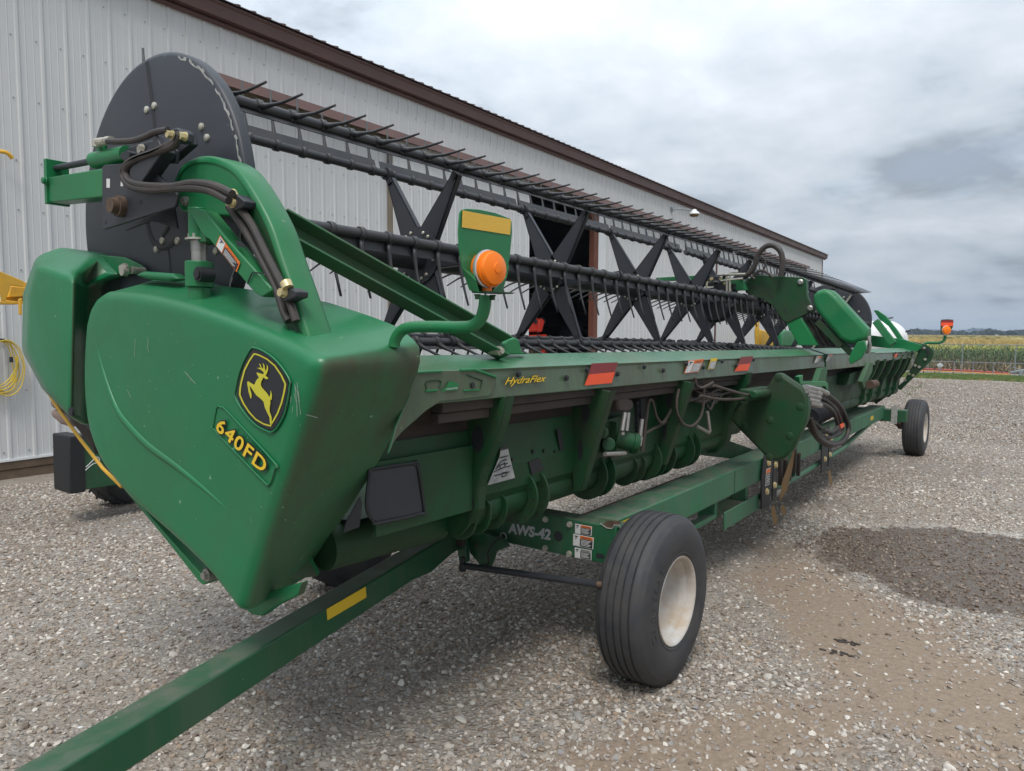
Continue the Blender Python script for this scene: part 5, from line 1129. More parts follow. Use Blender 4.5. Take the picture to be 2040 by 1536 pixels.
# ============================================================ THINGS FAR OFF
for i, (c_, lb) in enumerate((((30.0,5.9,1.66),'white domed tank behind the far reel arm, the one nearer the shed'), ((31.5,5.35,1.62),'white domed tank with valves, right of its twin behind the far end'))):
    tk = thing('white_tank', lb, 'tank', c_, 'white tanks behind the header'); ax = V(-.85,-.5,0).normalized(); R_ = .78
    mb = MB(); mb.lathe(c_, ax, [(.0005,-3.2),(R_*.7,-3.0),(R_,-2.6),(R_,0),(R_*.93,.22),(R_*.7,.45),(R_*.35,.57),(.0005,.6)], 40); mb.build('tank_shell', 'tank', tk, ang=60)
    mb = MB(); q = Vector(c_)+V(.1,.0,R_); mb.cyl(q-V(0,0,.1), q+V(0,0,.10), .05, 10); mb.cyl(q+V(0,0,.08), q+V(.05,-.18,.12), .03, 8); q = Vector(c_)+ax*.3+V(0,-.55,.35); mb.cyl(q, q+V(-.1,-.15,.05), .035, 8); mb.build('valve', 'black', tk)
    mb = MB(); mb.box(Vector(c_)+V(.3,.3,-1.62-.25), Vector(c_)+V(.5,.8,-.6)); mb.box(Vector(c_)+V(1.6,.6,-1.62-.25), Vector(c_)+V(1.8,1.3,-.6)); mb.build('cradle', 'galv', tk)
ym = thing('yellow_loader', 'yellow machine with a short mast standing beyond the header near the shed', 'farm machine', tuple(at(1535,668,y=9)))
mb = MB(); mb.prism([at(a, b, y=9) for a, b in [(1515,655),(1522,658),(1555,662),(1556,690),(1516,690)]], (0,.25,0)); mb.build('hood', 'yellow', ym, .05)
mb = MB(); mb.prism([at(a, b, y=9) for a, b in [(1509,630),(1513,630),(1513,690),(1509,690)]], (0,.1,0)); mb.build('mast', 'yellow', ym, .02)
mb = MB(); mb.prism([at(a, b, y=8.6) for a, b in [(1513,690),(1556,690),(1556,712),(1513,712)]], (0,.8,0)); mb.build('chassis', 'rubber2', ym, .05)
gm = thing('green_cart', 'dark green machine body standing right of the yellow loader, beyond the header', 'farm machine', tuple(at(1570,668,y=8)))
mb = MB(); mb.prism([at(a, b, y=8) for a, b in [(1556,664),(1566,658),(1580,658),(1590,668),(1590,690),(1556,690)]], (0,.3,0)); mb.build('body', 'green', gm, .05)
mb = MB(); mb.prism([at(a, b, y=8) for a, b in [(1558,690),(1588,690),(1585,706),(1560,706)]], (0,.3,0)); mb.build('wheels', 'rubber2', gm, .05)
# chain link fence
fx = 54.0; FZ = -.5
fn = thing('chain_link_fence', 'galvanised chain link fence with top rail along the far edge of the yard', 'fence', (fx,4,FZ))
fy = [1.2-2.66*k for k in range(0)]
fp_ = [(1915,749,690),(2022,753,692)]
mb = MB(); mb.cyl((fx,14,FZ+1.94), (fx+.1,-6,FZ+1.94), .022, 8); mb.build('top_rail', 'galv', fn)
pa, pb = at(1915,748,x=fx), at(2021,751,x=fx); dy = pb.y-pa.y
for k in range(-4, 5):
    y_ = pa.y+dy*k; m_ = MB(); m_.cyl((fx,y_,FZ-.1), (fx,y_,FZ+1.95), .028, 8); m_.build('fence_post', 'galv', fn)
m_ = MB()
y0, y1, z0, z1 = -6., 12., FZ+.05, FZ+1.92; st_ = .11; hgt = z1-z0
k = 0
y_ = y0
while y_ < y1:
    for sgn in (1, -1):
        ya, yb3 = (y_, y_+hgt) if sgn > 0 else (y_+hgt, y_)
        m_.tube([(fx-.02*sgn,ya,z0), (fx-.02*sgn,yb3,z1)], .0017, 3, cap=False)
    y_ += st_
m_.build('mesh', 'galv', fn)
fn2 = thing('pipe_rail_fence', 'low galvanised rail fence on short posts just behind the chain link', 'fence', (fx+1.2,4,FZ))
mb = MB(); mb.cyl((fx+1.2,13,FZ+.80), (fx+1.3,-6,FZ+.80), .018, 8); mb.build('rail', 'galv', fn2)
for a in (1848, 1872, 1900, 1938, 1978, 2012): 
    q = at(a, 745, x=fx+1.2); mb = MB(); mb.cyl((fx+1.2,q.y,FZ-.1), (fx+1.2,q.y,FZ+.82), .02, 8); mb.build('rail_post', 'galv', fn2)
gp = thing('survey_post', 'small white diamond marker on a short post behind the fence', 'marker', tuple(at(1872.5,745,x=fx+1)))
q = at(1872.5,727.5,x=fx+1.0); mb = MB(); mb.prism([q+V(0,.2,0),q+V(0,0,.16),q+V(0,-.2,0),q+V(0,0,-.16)], (.03,0,0)); mb.build('diamond_plate', 'whitetrim', gp)
mb = MB(); mb.cyl(q, V(q.x,q.y,FZ), .03, 8); mb.build('marker_post', 'galv', gp)
pl_ = [(1838,735.5),(1960,739.5),(2030,744.5)]
o = MB().tube([at(a, b, x=fx+2) for a, b in [(1835,735),(1920,738.5),(1990,742.5),(2008,744)]], .065, 10).build('red_pipe', 'pipe_r'); tag(o, 'long dark red pipe raised on short stands behind the far fence', 'pipe')
o = MB().tube([at(a, b, x=fx+1.7) for a, b in [(1835,738.2),(1920,741.5),(1990,745.2),(2015,746)]], .035, 10).build('yellow_pipe', 'pipe_y'); tag(o, 'long orange yellow pipe lying below the red pipe behind the fence', 'pipe')
mb = MB()
for a in (1840,1862,1872,1899,1961,1978,1996): q = at(a, 739, x=fx+1.8); mb.box(V(q.x-.03,q.y-.04,FZ-.1), V(q.x+.03,q.y+.04,FZ+.33))
o = mb.build('pipe_stands', 'rust'); tag(o, 'row of short rusty stands under the long pipes', 'pipe stand')
vv = thing('pipe_valve', 'grey valve assembly standing behind the fence at the right edge', 'valve', tuple(at(2034,745,x=fx+2)))
mb = MB(); q = at(2034,741,x=fx+2); mb.cyl(q-V(0,0,.35), q+V(0,0,.1), .12, 10); mb.cyl(q+V(0,.5,-.05), q+V(0,-.5,.2), .07, 8); mb.build('valve_body', 'galv', vv)
mb = MB(); mb.cyl(q+V(0,-.1,.05), q+V(0,.45,.30), .03, 6); mb.build('valve_lever', 'galv', vv)
# ============================================================ GROUND
def gz(x, y=0.):
    if x < 14: b = 0.
    elif x < 52: b = -.5*((x-14)/38)**1.15
    elif x < 90: b = -.5+.0*(x-52)
    else: b = -.5+.0075*(x-90)
    return b
def cells(x0, x1, n, y0, y1, m):
    return np.linspace(x0, x1, n), np.linspace(y0, y1, m)
xs = np.r_[np.linspace(-60,-4,12), np.linspace(-3,14,18), np.linspace(15,60,24), np.linspace(65,110,10), np.linspace(130,2500,40)]
ys = np.r_[-1200, -400, np.linspace(-120,-20,10), np.linspace(-16,16,17), np.linspace(20,120,10), 400, 2200]
mb = MB(); nx, ny = len(xs), len(ys)
mb.add([(x, y, gz(x)) for x in xs for y in ys], [(i*ny+j, (i+1)*ny+j, (i+1)*ny+j+1, i*ny+j+1) for i in range(nx-1) for j in range(ny-1)], True)
# procedural gravel
gm_ = bpy.data.materials.new('gravel_ground'); gm_.use_nodes = True; t = gm_.node_tree; n = t.nodes; l = t.links; b = n['Principled BSDF']
g = n.new('ShaderNodeNewGeometry')
def gnz(sc, det=6, rgh=.6, vec=None, d=0., w4=0.):
    k = n.new('ShaderNodeTexNoise'); k.noise_dimensions = '4D'; k.inputs['W'].default_value = w4; k.inputs['Scale'].default_value = sc; k.inputs['Detail'].default_value = det
    k.inputs['Roughness'].default_value = rgh; k.inputs['Distortion'].default_value = d; l.new(vec or g.outputs['Position'], k.inputs['Vector']); return k.outputs['Fac']
def wetness(n, l, pos):
    """damp patch and dirt patches, by place: returns (wet 0..1, dirt 0..1) sockets"""
    def M_(op, a, b_=None, c=None):
        k = n.new('ShaderNodeMath'); k.operation = op
        for i, v in enumerate((a, b_, c)):
            if v is None: continue
            if isinstance(v, (int, float)): k.inputs[i].default_value = v
            else: l.new(v, k.inputs[i])
        return k.outputs[0]
    s = n.new('ShaderNodeSeparateXYZ'); l.new(pos, s.inputs[0])
    nz_ = n.new('ShaderNodeTexNoise'); nz_.inputs['Scale'].default_value = 1.6; nz_.inputs['Detail'].default_value = 6; nz_.inputs['Roughness'].default_value = .6; l.new(pos, nz_.inputs['Vector'])
    nn = M_('SUBTRACT', nz_.outputs['Fac'], .5)
    nz3 = n.new('ShaderNodeTexNoise'); nz3.inputs['Scale'].default_value = 14; nz3.inputs['Detail'].default_value = 5; l.new(pos, nz3.inputs['Vector']); nf = M_('SUBTRACT', nz3.outputs['Fac'], .5)
    def ell(cx_, cy_, rx, ry, ang, k_):
        ca_, sa_ = cos(ang), sin(ang)
        dx = M_('SUBTRACT', s.outputs[0], cx_); dy_ = M_('SUBTRACT', s.outputs[1], cy_)
        u = M_('DIVIDE', M_('ADD', M_('MULTIPLY', dx, ca_), M_('MULTIPLY', dy_, sa_)), rx)
        v = M_('DIVIDE', M_('SUBTRACT', M_('MULTIPLY', dy_, ca_), M_('MULTIPLY', dx, sa_)), ry)
        return M_('ADD', M_('SQRT', M_('ADD', M_('MULTIPLY', u, u), M_('MULTIPLY', v, v))), M_('MULTIPLY', nn, k_))
    def ramp(v, a, b_):
        k = n.new('ShaderNodeMapRange'); k.interpolation_type = 'SMOOTHSTEP'; l.new(v, k.inputs[0]); k.inputs[1].default_value = a; k.inputs[2].default_value = b_; k.inputs[3].default_value = 1; k.inputs[4].default_value = 0; return k.outputs[0]
    wet = ramp(M_('ADD', ell(6.35,.30,1.2,1.2,0,.8), M_('MULTIPLY', nf, .35)), .93, 1.03)
    d1_ = ramp(ell(4.15,.55,2.2,.55,.62,1.3), .65, 1.15)
    d2_ = ramp(ell(2.9,1.0,1.0,.30,-.5,1.2), .6, 1.25)
    d3_ = ramp(ell(9.0,-1.0,2.5,.8,.3,1.6), .5, 1.3)
    dirt = M_('MAXIMUM', M_('MAXIMUM', d1_, d2_), d3_)
    lime = M_('MULTIPLY', ramp(ell(6.35,.10,1.42,1.35,0,1.1), .8, 1.15), M_('SUBTRACT', 1.0, wet))
    lime = M_('MULTIPLY', lime, ramp(M_('MULTIPLY', s.outputs[0], -1.0), -6.9, -6.2))
    return wet, dirt, lime
wet, dirt, lime = wetness(n, l, g.outputs['Position'])
def mixc(f, a, b_, mode='MIX'):
    k = n.new('ShaderNodeMix'); k.data_type = 'RGBA'; k.blend_type = mode
    if isinstance(f, float): k.inputs[0].default_value = f
    else: l.new(f, k.inputs[0])
    for i, v in ((6, a), (7, b_)):
        if isinstance(v, tuple): k.inputs[i].default_value = (*v, 1)
        else: l.new(v, k.inputs[i])
    return k.outputs[2]
def mrn(s_, a, b_, c, d):
    k = n.new('ShaderNodeMapRange'); l.new(s_, k.inputs[0])
    for i, v in enumerate((a, b_, c, d)): k.inputs[i+1].default_value = v
    return k.outputs[0]
vo = n.new('ShaderNodeTexVoronoi'); vo.inputs['Scale'].default_value = 52; vo.inputs['Randomness'].default_value = 1; l.new(g.outputs['Position'], vo.inputs['Vector'])
vo2 = n.new('ShaderNodeTexVoronoi'); vo2.inputs['Scale'].default_value = 21; l.new(g.outputs['Position'], vo2.inputs['Vector'])
def peb(v):
    sp_ = n.new('ShaderNodeSeparateXYZ'); l.new(v.outputs['Color'], sp_.inputs[0]); r = n.new('ShaderNodeValToRGB'); l.new(sp_.outputs[0], r.inputs[0]); e = r.color_ramp.elements
    e[0].position = 0; e[0].color = (0.150,0.123,0.099,1); e[1].position = 1; e[1].color = (0.660,0.615,0.547,1)
    for p_, c_ in ((.25,(0.247,0.203,0.162,1)),(.5,(0.352,0.307,0.262,1)),(.72,(0.285,0.277,0.270,1)),(.88,(0.465,0.420,0.360,1))): q = r.color_ramp.elements.new(p_); q.color = c_
    return r.outputs[0]
pc = mixc(.45, peb(vo), peb(vo2))
pc = mixc(mrn(vo.outputs['Distance'], .35, .62, 0, .55), pc, (.10,.082,.066))
base = mixc(mrn(gnz(.55, 6, .6, d=.4), .35, .68, 0, .55), pc, mixc(.55, pc, (.48,.44,.39)))
base = mixc(mrn(gnz(.9, 5, .6, w4=4.), .5, .72, 0, .5), base, (.25,.20,.15))
# smoother worn bands farther out, as in a yard driven over
mpp = n.new('ShaderNodeMapping'); mpp.inputs['Scale'].default_value = (.5,.09,1); mpp.inputs['Rotation'].default_value = (0,0,-.5); l.new(g.outputs['Position'], mpp.inputs[0])
base = mixc(mrn(gnz(1.0, 5, .6, vec=mpp.outputs[0], w4=7.), .46, .66, 0, .6), base, (.31,.265,.215))
dirtc = mixc(mrn(gnz(30, 5, .7), .3, .7, 0, 1), (.20,.15,.108), (.30,.235,.178))
base = mixc(dirt, base, mixc(mrn(vo2.outputs['Distance'], .0, .35, .75, 1), pc, dirtc))
base = mixc(lime, base, (.50,.47,.42))
kk = n.new('ShaderNodeMath'); kk.operation = 'MULTIPLY'; l.new(wet, kk.inputs[0]); kk.inputs[1].default_value = .88
base = mixc(kk.outputs[0], base, mixc(.62, (.12,.082,.055), mixc(1.0, pc, (.42,.36,.31), 'MULTIPLY')))
# grass verge under and before the fence, field soil beyond
sx = n.new('ShaderNodeSeparateXYZ'); l.new(g.outputs['Position'], sx.inputs[0])
l.new(base, b.inputs['Base Color'])
l.new(mrn(wet, 0, 1, .9, .34), b.inputs['Roughness']); b.inputs['Specular IOR Level'].default_value = .3
hgt_ = n.new('ShaderNodeMath'); hgt_.operation = 'ADD'; l.new(mrn(vo.outputs['Distance'], 0, .6, 1, 0), hgt_.inputs[0]); l.new(mrn(vo2.outputs['Distance'], 0, .6, .9, 0), hgt_.inputs[1])
bp = n.new('ShaderNodeBump'); l.new(mrn(dirt, 0, 1, 1.0, .35), bp.inputs['Strength']); bp.inputs['Distance'].default_value = .012; l.new(hgt_.outputs[0], bp.inputs['Height']); l.new(bp.outputs[0], b.inputs['Normal'])
gr = mb.build('gravel_yard', gm_, ang=0); gr['kind'] = 'structure'

# loose stones, as geometry
def stone(i):
    bm = bmesh.new(); bmesh.ops.create_icosphere(bm, subdivisions=2 if i < 6 else 1, radius=1); r = random.Random(i+20)
    sx_, sy_, sz_ = r.uniform(.8,1.25), r.uniform(.7,1.0), r.uniform(.42,.72)
    pl = [(Vector((r.gauss(0,1), r.gauss(0,1), r.gauss(0,1))).normalized(), r.uniform(.62,.88)) for _ in range(9)]
    for v in bm.verts:
        for nn_, d__ in pl:
            k = v.co.dot(nn_)
            if k > d__: v.co -= nn_*(k-d__)
        v.co = Vector((v.co.x*sx_, v.co.y*sy_, v.co.z*sz_))
    me = bpy.data.meshes.new('stone'); bm.to_mesh(me); bm.free(); me.materials.append(sm_)
    if i < 6: me.polygons.foreach_set('use_smooth', [True]*len(me.polygons)); me.set_sharp_from_angle(angle=radians(34))
    return me
sm_ = bpy.data.materials.new('stone_surface'); sm_.use_nodes = True; t = sm_.node_tree; n = t.nodes; l = t.links; b = n['Principled BSDF']
oi = n.new('ShaderNodeObjectInfo'); g = n.new('ShaderNodeNewGeometry'); r = n.new('ShaderNodeValToRGB'); l.new(oi.outputs['Random'], r.inputs[0]); e = r.color_ramp.elements
e[0].position = 0; e[0].color = (0.152,0.119,0.093,1); e[1].position = 1; e[1].color = (0.754,0.711,0.638,1)
for p_, c_ in ((.12,(0.246,0.196,0.152,1)),(.28,(0.341,0.290,0.244,1)),(.42,(0.297,0.290,0.283,1)),(.56,(0.420,0.362,0.304,1)),(.68,(0.319,0.232,0.160,1)),(.80,(0.478,0.450,0.406,1)),(.92,(0.580,0.536,0.478,1))): q = r.color_ramp.elements.new(p_); q.color = c_
wet, dirt, lime = wetness(n, l, g.outputs['Position'])
base = mixc(mrn(gnz(140, 3, .5), .3, .7, 0, .35), r.outputs[0], (.17,.14,.115))
base = mixc(mrn(lime, 0, 1, 0, .6), base, (.52,.5,.47))
base = mixc(mrn(wet, 0, 1, 0, .85), base, mixc(1.0, base, (.42,.34,.28), 'MULTIPLY'))
l.new(base, b.inputs['Base Color']); l.new(mrn(wet, 0, 1, .8, .3), b.inputs['Roughness']); b.inputs['Specular IOR Level'].default_value = .35
def instanced(name, label, cat, meshes, P_, rot, scl, rnd_seed=0):
    me = bpy.data.meshes.new(name); me.from_pydata([tuple(p) for p in P_], [], [])
    a = me.attributes.new('rot', 'FLOAT_VECTOR', 'POINT'); a.data.foreach_set('vector', np.asarray(rot, dtype=np.float32).ravel())
    a = me.attributes.new('scl', 'FLOAT_VECTOR', 'POINT'); a.data.foreach_set('vector', np.asarray(scl, dtype=np.float32).ravel())
    a = me.attributes.new('idx', 'INT', 'POINT'); a.data.foreach_set('value', np.random.default_rng(rnd_seed).integers(0, len(meshes), len(P_)).astype(np.int32))
    o = bpy.data.objects.new(name, me); C.objects.link(o); tag(o, label, cat, kind='stuff')
    col = bpy.data.collections.new(name+'_sources')
    for i, m_ in enumerate(meshes): q = bpy.data.objects.new(name+'_source', m_); col.objects.link(q)
    ng = bpy.data.node_groups.new(name, 'GeometryNodeTree'); ng.interface.new_socket('Geometry', in_out='INPUT', socket_type='NodeSocketGeometry'); ng.interface.new_socket('Geometry', in_out='OUTPUT', socket_type='NodeSocketGeometry')
    N_ = ng.nodes.new; gi = N_('NodeGroupInput'); go = N_('NodeGroupOutput'); ip = N_('GeometryNodeInstanceOnPoints'); ci = N_('GeometryNodeCollectionInfo')
    ci.inputs['Collection'].default_value = col; ci.inputs['Separate Children'].default_value = True; ci.inputs['Reset Children'].default_value = True
    def na(nm, ty): k = N_('GeometryNodeInputNamedAttribute'); k.data_type = ty; k.inputs['Name'].default_value = nm; return k.outputs[0]
    k = ng.links.new; k(gi.outputs[0], ip.inputs['Points']); k(ci.outputs[0], ip.inputs['Instance']); ip.inputs['Pick Instance'].default_value = True
    k(na('idx','INT'), ip.inputs['Instance Index']); k(na('rot','FLOAT_VECTOR'), ip.inputs['Rotation']); k(na('scl','FLOAT_VECTOR'), ip.inputs['Scale']); k(ip.outputs[0], go.inputs[0])
    m_ = o.modifiers.new('scatter', 'NODES'); m_.node_group = ng
    return o
stones = [stone(i) for i in range(12)]
def inpatch(X, Y, cx_, cy_, rx, ry, ang):
    dx, dy_ = X-cx_, Y-cy_; u = (dx*cos(ang)+dy_*sin(ang))/rx; v = (dy_*cos(ang)-dx*sin(ang))/ry; return np.sqrt(u*u+v*v)
def vnoise(X, Y, s, seed):
    r_ = np.random.default_rng(seed); g_ = r_.random((64,64)); x = (X*s) % 64; y = (Y*s) % 64; xi = x.astype(int); yi = y.astype(int); fx_ = x-xi; fy_ = y-yi
    fx_ = fx_*fx_*(3-2*fx_); fy_ = fy_*fy_*(3-2*fy_); x1 = (xi+1) % 64; y1 = (yi+1) % 64
    return g_[xi,yi]*(1-fx_)*(1-fy_)+g_[x1,yi]*fx_*(1-fy_)+g_[xi,y1]*(1-fx_)*fy_+g_[x1,y1]*fx_*fy_
def scatter(n_, r0, r1, a0, a1, smin, smax, seed):
    r_ = np.random.default_rng(seed); R_ = np.sqrt(r_.random(n_)*(r1*r1-r0*r0)+r0*r0); A = r_.random(n_)*(a1-a0)+a0
    X = R_*np.cos(A); Y = R_*np.sin(A)
    d = 1-.88*np.clip(1.3-inpatch(X,Y,4.15,.55,2.2,.55,.62)+(vnoise(X,Y,1.7,5)-.5)*1.0, 0, 1)*1.0
    d = np.minimum(d, 1-.85*np.clip(1.3-inpatch(X,Y,2.9,1.0,1.0,.30,-.5)+(vnoise(X,Y,1.9,6)-.5)*1.2, 0, 1))
    d = np.minimum(d, np.where(inpatch(X,Y,6.35,.3,1.2,1.2,0) < 1, .38, 1))
    d *= .35+.65*np.clip((vnoise(X,Y,.9,9)-.22)*3, 0, 1)
    k = (r_.random(n_) < d) & (Y < 8.9+.044*(X-3.1)); X, Y = X[k], Y[k]; m = len(X)
    s = smin+(smax-smin)*r_.random(m)**1.9
    big = r_.random(m) < .010; s[big] *= 1.8
    rot = np.c_[r_.normal(0,.35,m), r_.normal(0,.35,m), r_.random(m)*6.28]; sc = np.c_[s,s,s]
    Z = s*.12
    return np.c_[X,Y,Z], rot, sc
A0, A1 = radians(-9), radians(82)
parts_ = [scatter(60000, .7, 5.0, A0, A1, .0075, .0175, 1), scatter(95000, 5.0, 9.5, A0, radians(80), .0085, .018, 2), scatter(90000, 9.5, 17, A0, radians(60), .010, .019, 3), scatter(110000, 17, 36, radians(-2), radians(48), .013, .025, 4)]
P_, R_, S_ = (np.concatenate([p[i] for p in parts_]) for i in range(3))
instanced('gravel_stones', 'loose grey and tan crushed stones lying all over the yard', 'gravel', stones, P_, R_, S_)

for i, (a, b_, lb) in enumerate(((1700,1283,'dark wet mud clod on the smooth tan dirt, the larger of a pair'),(1678,1303,'dark wet mud clod on the tan dirt, left and nearer of a pair'))):
    rr_ = random.Random(60+i); q = at(a, b_, z=0); bm = bmesh.new()
    for k in range(14):
        m4 = Matrix.Translation(Vector((rr_.gauss(0,.016), rr_.gauss(0,.035), .002)))@Matrix.Diagonal((rr_.uniform(.006,.014), rr_.uniform(.008,.022), rr_.uniform(.004,.009), 1)); bmesh.ops.create_icosphere(bm, subdivisions=1, radius=1, matrix=m4)
    me = bpy.data.meshes.new('mud_clod'); bm.to_mesh(me); bm.free(); me.materials.append(mud_ if i else mat('wet_mud', (.035,.024,.018), .5)); mud_ = me.materials[0]
    o = bpy.data.objects.new('mud_clod', me); C.objects.link(o); o.location = (q.x, q.y, 0); tag(o, lb, 'mud', 'mud clods on the yard')
# ---- grass verge, weeds
gmat = mat('grass_blade', (.14,.21,.05), .7, var=.35); dry = mat('dry_grass', (.30,.25,.10), .8, var=.3)
def tuft(seed, nb=26, h=.12, m=gmat, spread=.07, w0=.006):
    r_ = random.Random(seed); mb = MB()
    for _ in range(nb):
        a = r_.uniform(0, 6.28); d = r_.uniform(0, spread); c_ = V(cos(a)*d, sin(a)*d, 0); lean = V(r_.gauss(0,.35), r_.gauss(0,.35), 1); hh = h*r_.uniform(.5,1.2); wv = V(-sin(a), cos(a), 0)*w0
        mb.add([c_-wv, c_+wv, c_+lean*hh*.6+wv*.6, c_+lean*hh+V(lean.x,lean.y,0)*hh*.3], [(0,1,2,3)])
    me = bpy.data.meshes.new('tuft'); me.from_pydata(mb.v, [], mb.f); me.materials.append(m); return me
r_ = np.random.default_rng(11); m = 26000
X = 46.5+6.5*r_.random(m)+r_.normal(0,.5,m); Y = -8+28*r_.random(m); Z = np.array([gz(x) for x in X])
s = .7+.7*r_.random(m)
instanced('grass_verge', 'strip of mown green grass along the foot of the far fence', 'grass', [tuft(1, 30, .11, spread=.16, w0=.012), tuft(2, 30, .13, spread=.16, w0=.012), tuft(3, 22, .10, dry, .14, .012)], np.c_[X,Y,Z-.01], np.c_[0*s,0*s,r_.random(m)*6.28], np.c_[s,s,s], 4)
for i, (a, b_, h, m_, lb) in enumerate(((1863,780,.16,dry,'low dry yellowed weed clump on the gravel below the marker lamp'),(1823,775,.28,gmat,'small upright green weed on the gravel near the far end sheet'),(1836,762,.22,gmat,'pale green weed farther out on the gravel, beyond the upright one'),(1810,785,.22,gmat,'green weed on the gravel just under the far end sheet'))):
    q = at(a, b_, z=gz(20)); o = bpy.data.objects.new('weed', tuft(30+i, 60 if i else 90, h*.8, m_, .25 if i == 0 else .06, .008)); C.objects.link(o); o.location = (q.x, q.y, gz(q.x)); tag(o, lb, 'weed', 'weeds on the gravel')
vg = MB(); vg.add([(46.2,-40,gz(46.2)+.012),(58,-40,gz(52)+.012),(58,60,gz(52)+.012),(46.2,60,gz(46.2)+.012)], [(0,1,2,3)])
o = MB()
yy = np.linspace(-30, 40, 71); r_ = np.random.default_rng(5)
lo_ = [(46.6+.5*sin(y*1.3)+.35*r_.random(), y, gz(47)+.014) for y in yy]; hi_ = [(53.2+.3*r_.random(), y, gz(53)+.014) for y in yy]
o.add(lo_+hi_, [(i, i+1, 71+i+1, 71+i) for i in range(70)]); o = o.build('grass_strip', mat('grass_ground', (.15,.19,.06), .9, dust=(.17,.14,.08), dust_amt=.4, dscale=2)); o['kind'] = 'structure'
o = MB(); o.add([(56.5,-200,-.47),(2400,-1100,16.9),(2400,2200,16.9),(56.5,200,-.47)], [(0,1,2,3)])
fo = MB(); xs2 = np.r_[59.5, 70, 90, np.linspace(120, 700, 12)]
fo.add([(x, y, gz(x)+.05) for x in xs2 for y in (-500, 900)], [(2*i, 2*i+2, 2*i+3, 2*i+1) for i in range(len(xs2)-1)]); fo = fo.build('field_soil', mat('field_soil', (.15,.12,.07), .95, dust=(.10,.11,.04), dust_amt=.5)); fo['kind'] = 'structure'

# ---- standing corn
leafg = mat('corn_leaf', (.10,.19,.05), .6, dust=(.16,.17,.055), dust_amt=.35, dscale=.9, var=.4); leafd = mat('corn_dry_leaf', (.36,.27,.14), .8, var=.4); tas = mat('corn_tassel', (.60,.44,.18), .8, var=.3); leafy = mat('corn_yellow_leaf', (.45,.43,.07), .7, var=.35)
def corn(seed):
    r_ = random.Random(seed); mb = MB(); mi = []; hgt = 2.05*r_.uniform(.93,1.05)
    mb.tube([(0,0,0),(0,0,hgt)], [.014,.006], 4, cap=False); mi += [0 if seed % 2 else 1]*4
    for k in range(13):
        z = .18+k*.13; a = r_.uniform(0,6.28) if k % 2 else r_.uniform(0,6.28); L_ = .62*r_.uniform(.7,1.1)*(1 if z < 1.5 else .75); e_ = V(cos(a), sin(a), 0); s_ = V(-sin(a), cos(a), 0)
        dead = z < .75+r_.uniform(-.25,.35); w_ = .035 if not dead else .022
        up = .35 if not dead else .05; dr = .35 if not dead else .7
        pts = [V(0,0,z), V(0,0,z)+e_*L_*.35+V(0,0,L_*up), V(0,0,z)+e_*L_*.7+V(0,0,L_*(up*1.1-dr*.25)), V(0,0,z)+e_*L_+V(0,0,L_*(up-dr))]
        mb.add([pts[0]-s_*w_*.4, pts[0]+s_*w_*.4, pts[1]+s_*w_, pts[1]-s_*w_, pts[2]+s_*w_*.8, pts[2]-s_*w_*.8, pts[3]], [(0,1,2,3),(3,2,4,5),(5,4,6)])
        mi += [(1 if dead else (3 if z > 1.55 and r_.random() < .75 else 0))]*3
    for k in range(8):
        a = r_.uniform(0,6.28); e_ = V(cos(a), sin(a), 0)*.10*r_.random(); mb.add([V(-.007,0,hgt-.05), V(.007,0,hgt-.05), e_+V(.006,0,hgt+.20), e_+V(-.006,.0,hgt+.20)], [(0,1,2,3)]); mi += [2]
    me = bpy.data.meshes.new('corn'); me.from_pydata(mb.v, [], mb.f)
    for m_ in (leafg, leafd, tas, leafy): me.materials.append(m_)
    me.polygons.foreach_set('material_index', mi); return me
corns = [corn(i) for i in range(6)]
r_ = np.random.default_rng(3); XX, YY = [], []
for k in range(60):
    x = 60+k*.76*(1 if k < 12 else 1.5); st_ = .17 if k < 12 else .30
    y = np.arange(-6 if k < 12 else -10, 22 if k < 12 else 34, st_); XX.append(np.full(len(y), x)+r_.normal(0,.05,len(y))); YY.append(y+r_.normal(0,.05,len(y)))
X = np.concatenate(XX); Y = np.concatenate(YY); s = .9+.12*r_.random(len(X)); Z = np.array([gz(x) for x in X])
instanced('corn_field', 'tall ripening corn standing in rows beyond the far fence', 'corn', corns, np.c_[X,Y,Z], np.c_[r_.normal(0,.05,len(X)), r_.normal(0,.05,len(X)), r_.random(len(X))*6.28], np.c_[s,s,s], 8)
# the rest of the field seen edge on: bristling canopy
cm = MB(); r_ = np.random.default_rng(9)
x = 120.
while x < 560:
    n_ = int(90+x*.35); ys_ = np.linspace(-60, 330, n_*3)
    b0 = gz(x)+2.25
    up_ = b0+.28*r_.random(len(ys_)); v_ = [(x, y, b0-1.2) for y in ys_]+[(x+r_.normal(0,.4), y, z) for y, z in zip(ys_, up_)]; m = len(ys_)
    cm.add(v_, [(i, i+1, m+i+1, m+i) for i in range(m-1)]); x *= 1.05
fc = cm.build('far_corn_canopy', mat('corn_canopy', (.40,.33,.15), .9, dust=(.36,.33,.10), dust_amt=.4, dscale=.25, var=.3)); tag(fc, 'hazy tan tassel tops of the corn field stretching to the trees', 'corn', kind='stuff')

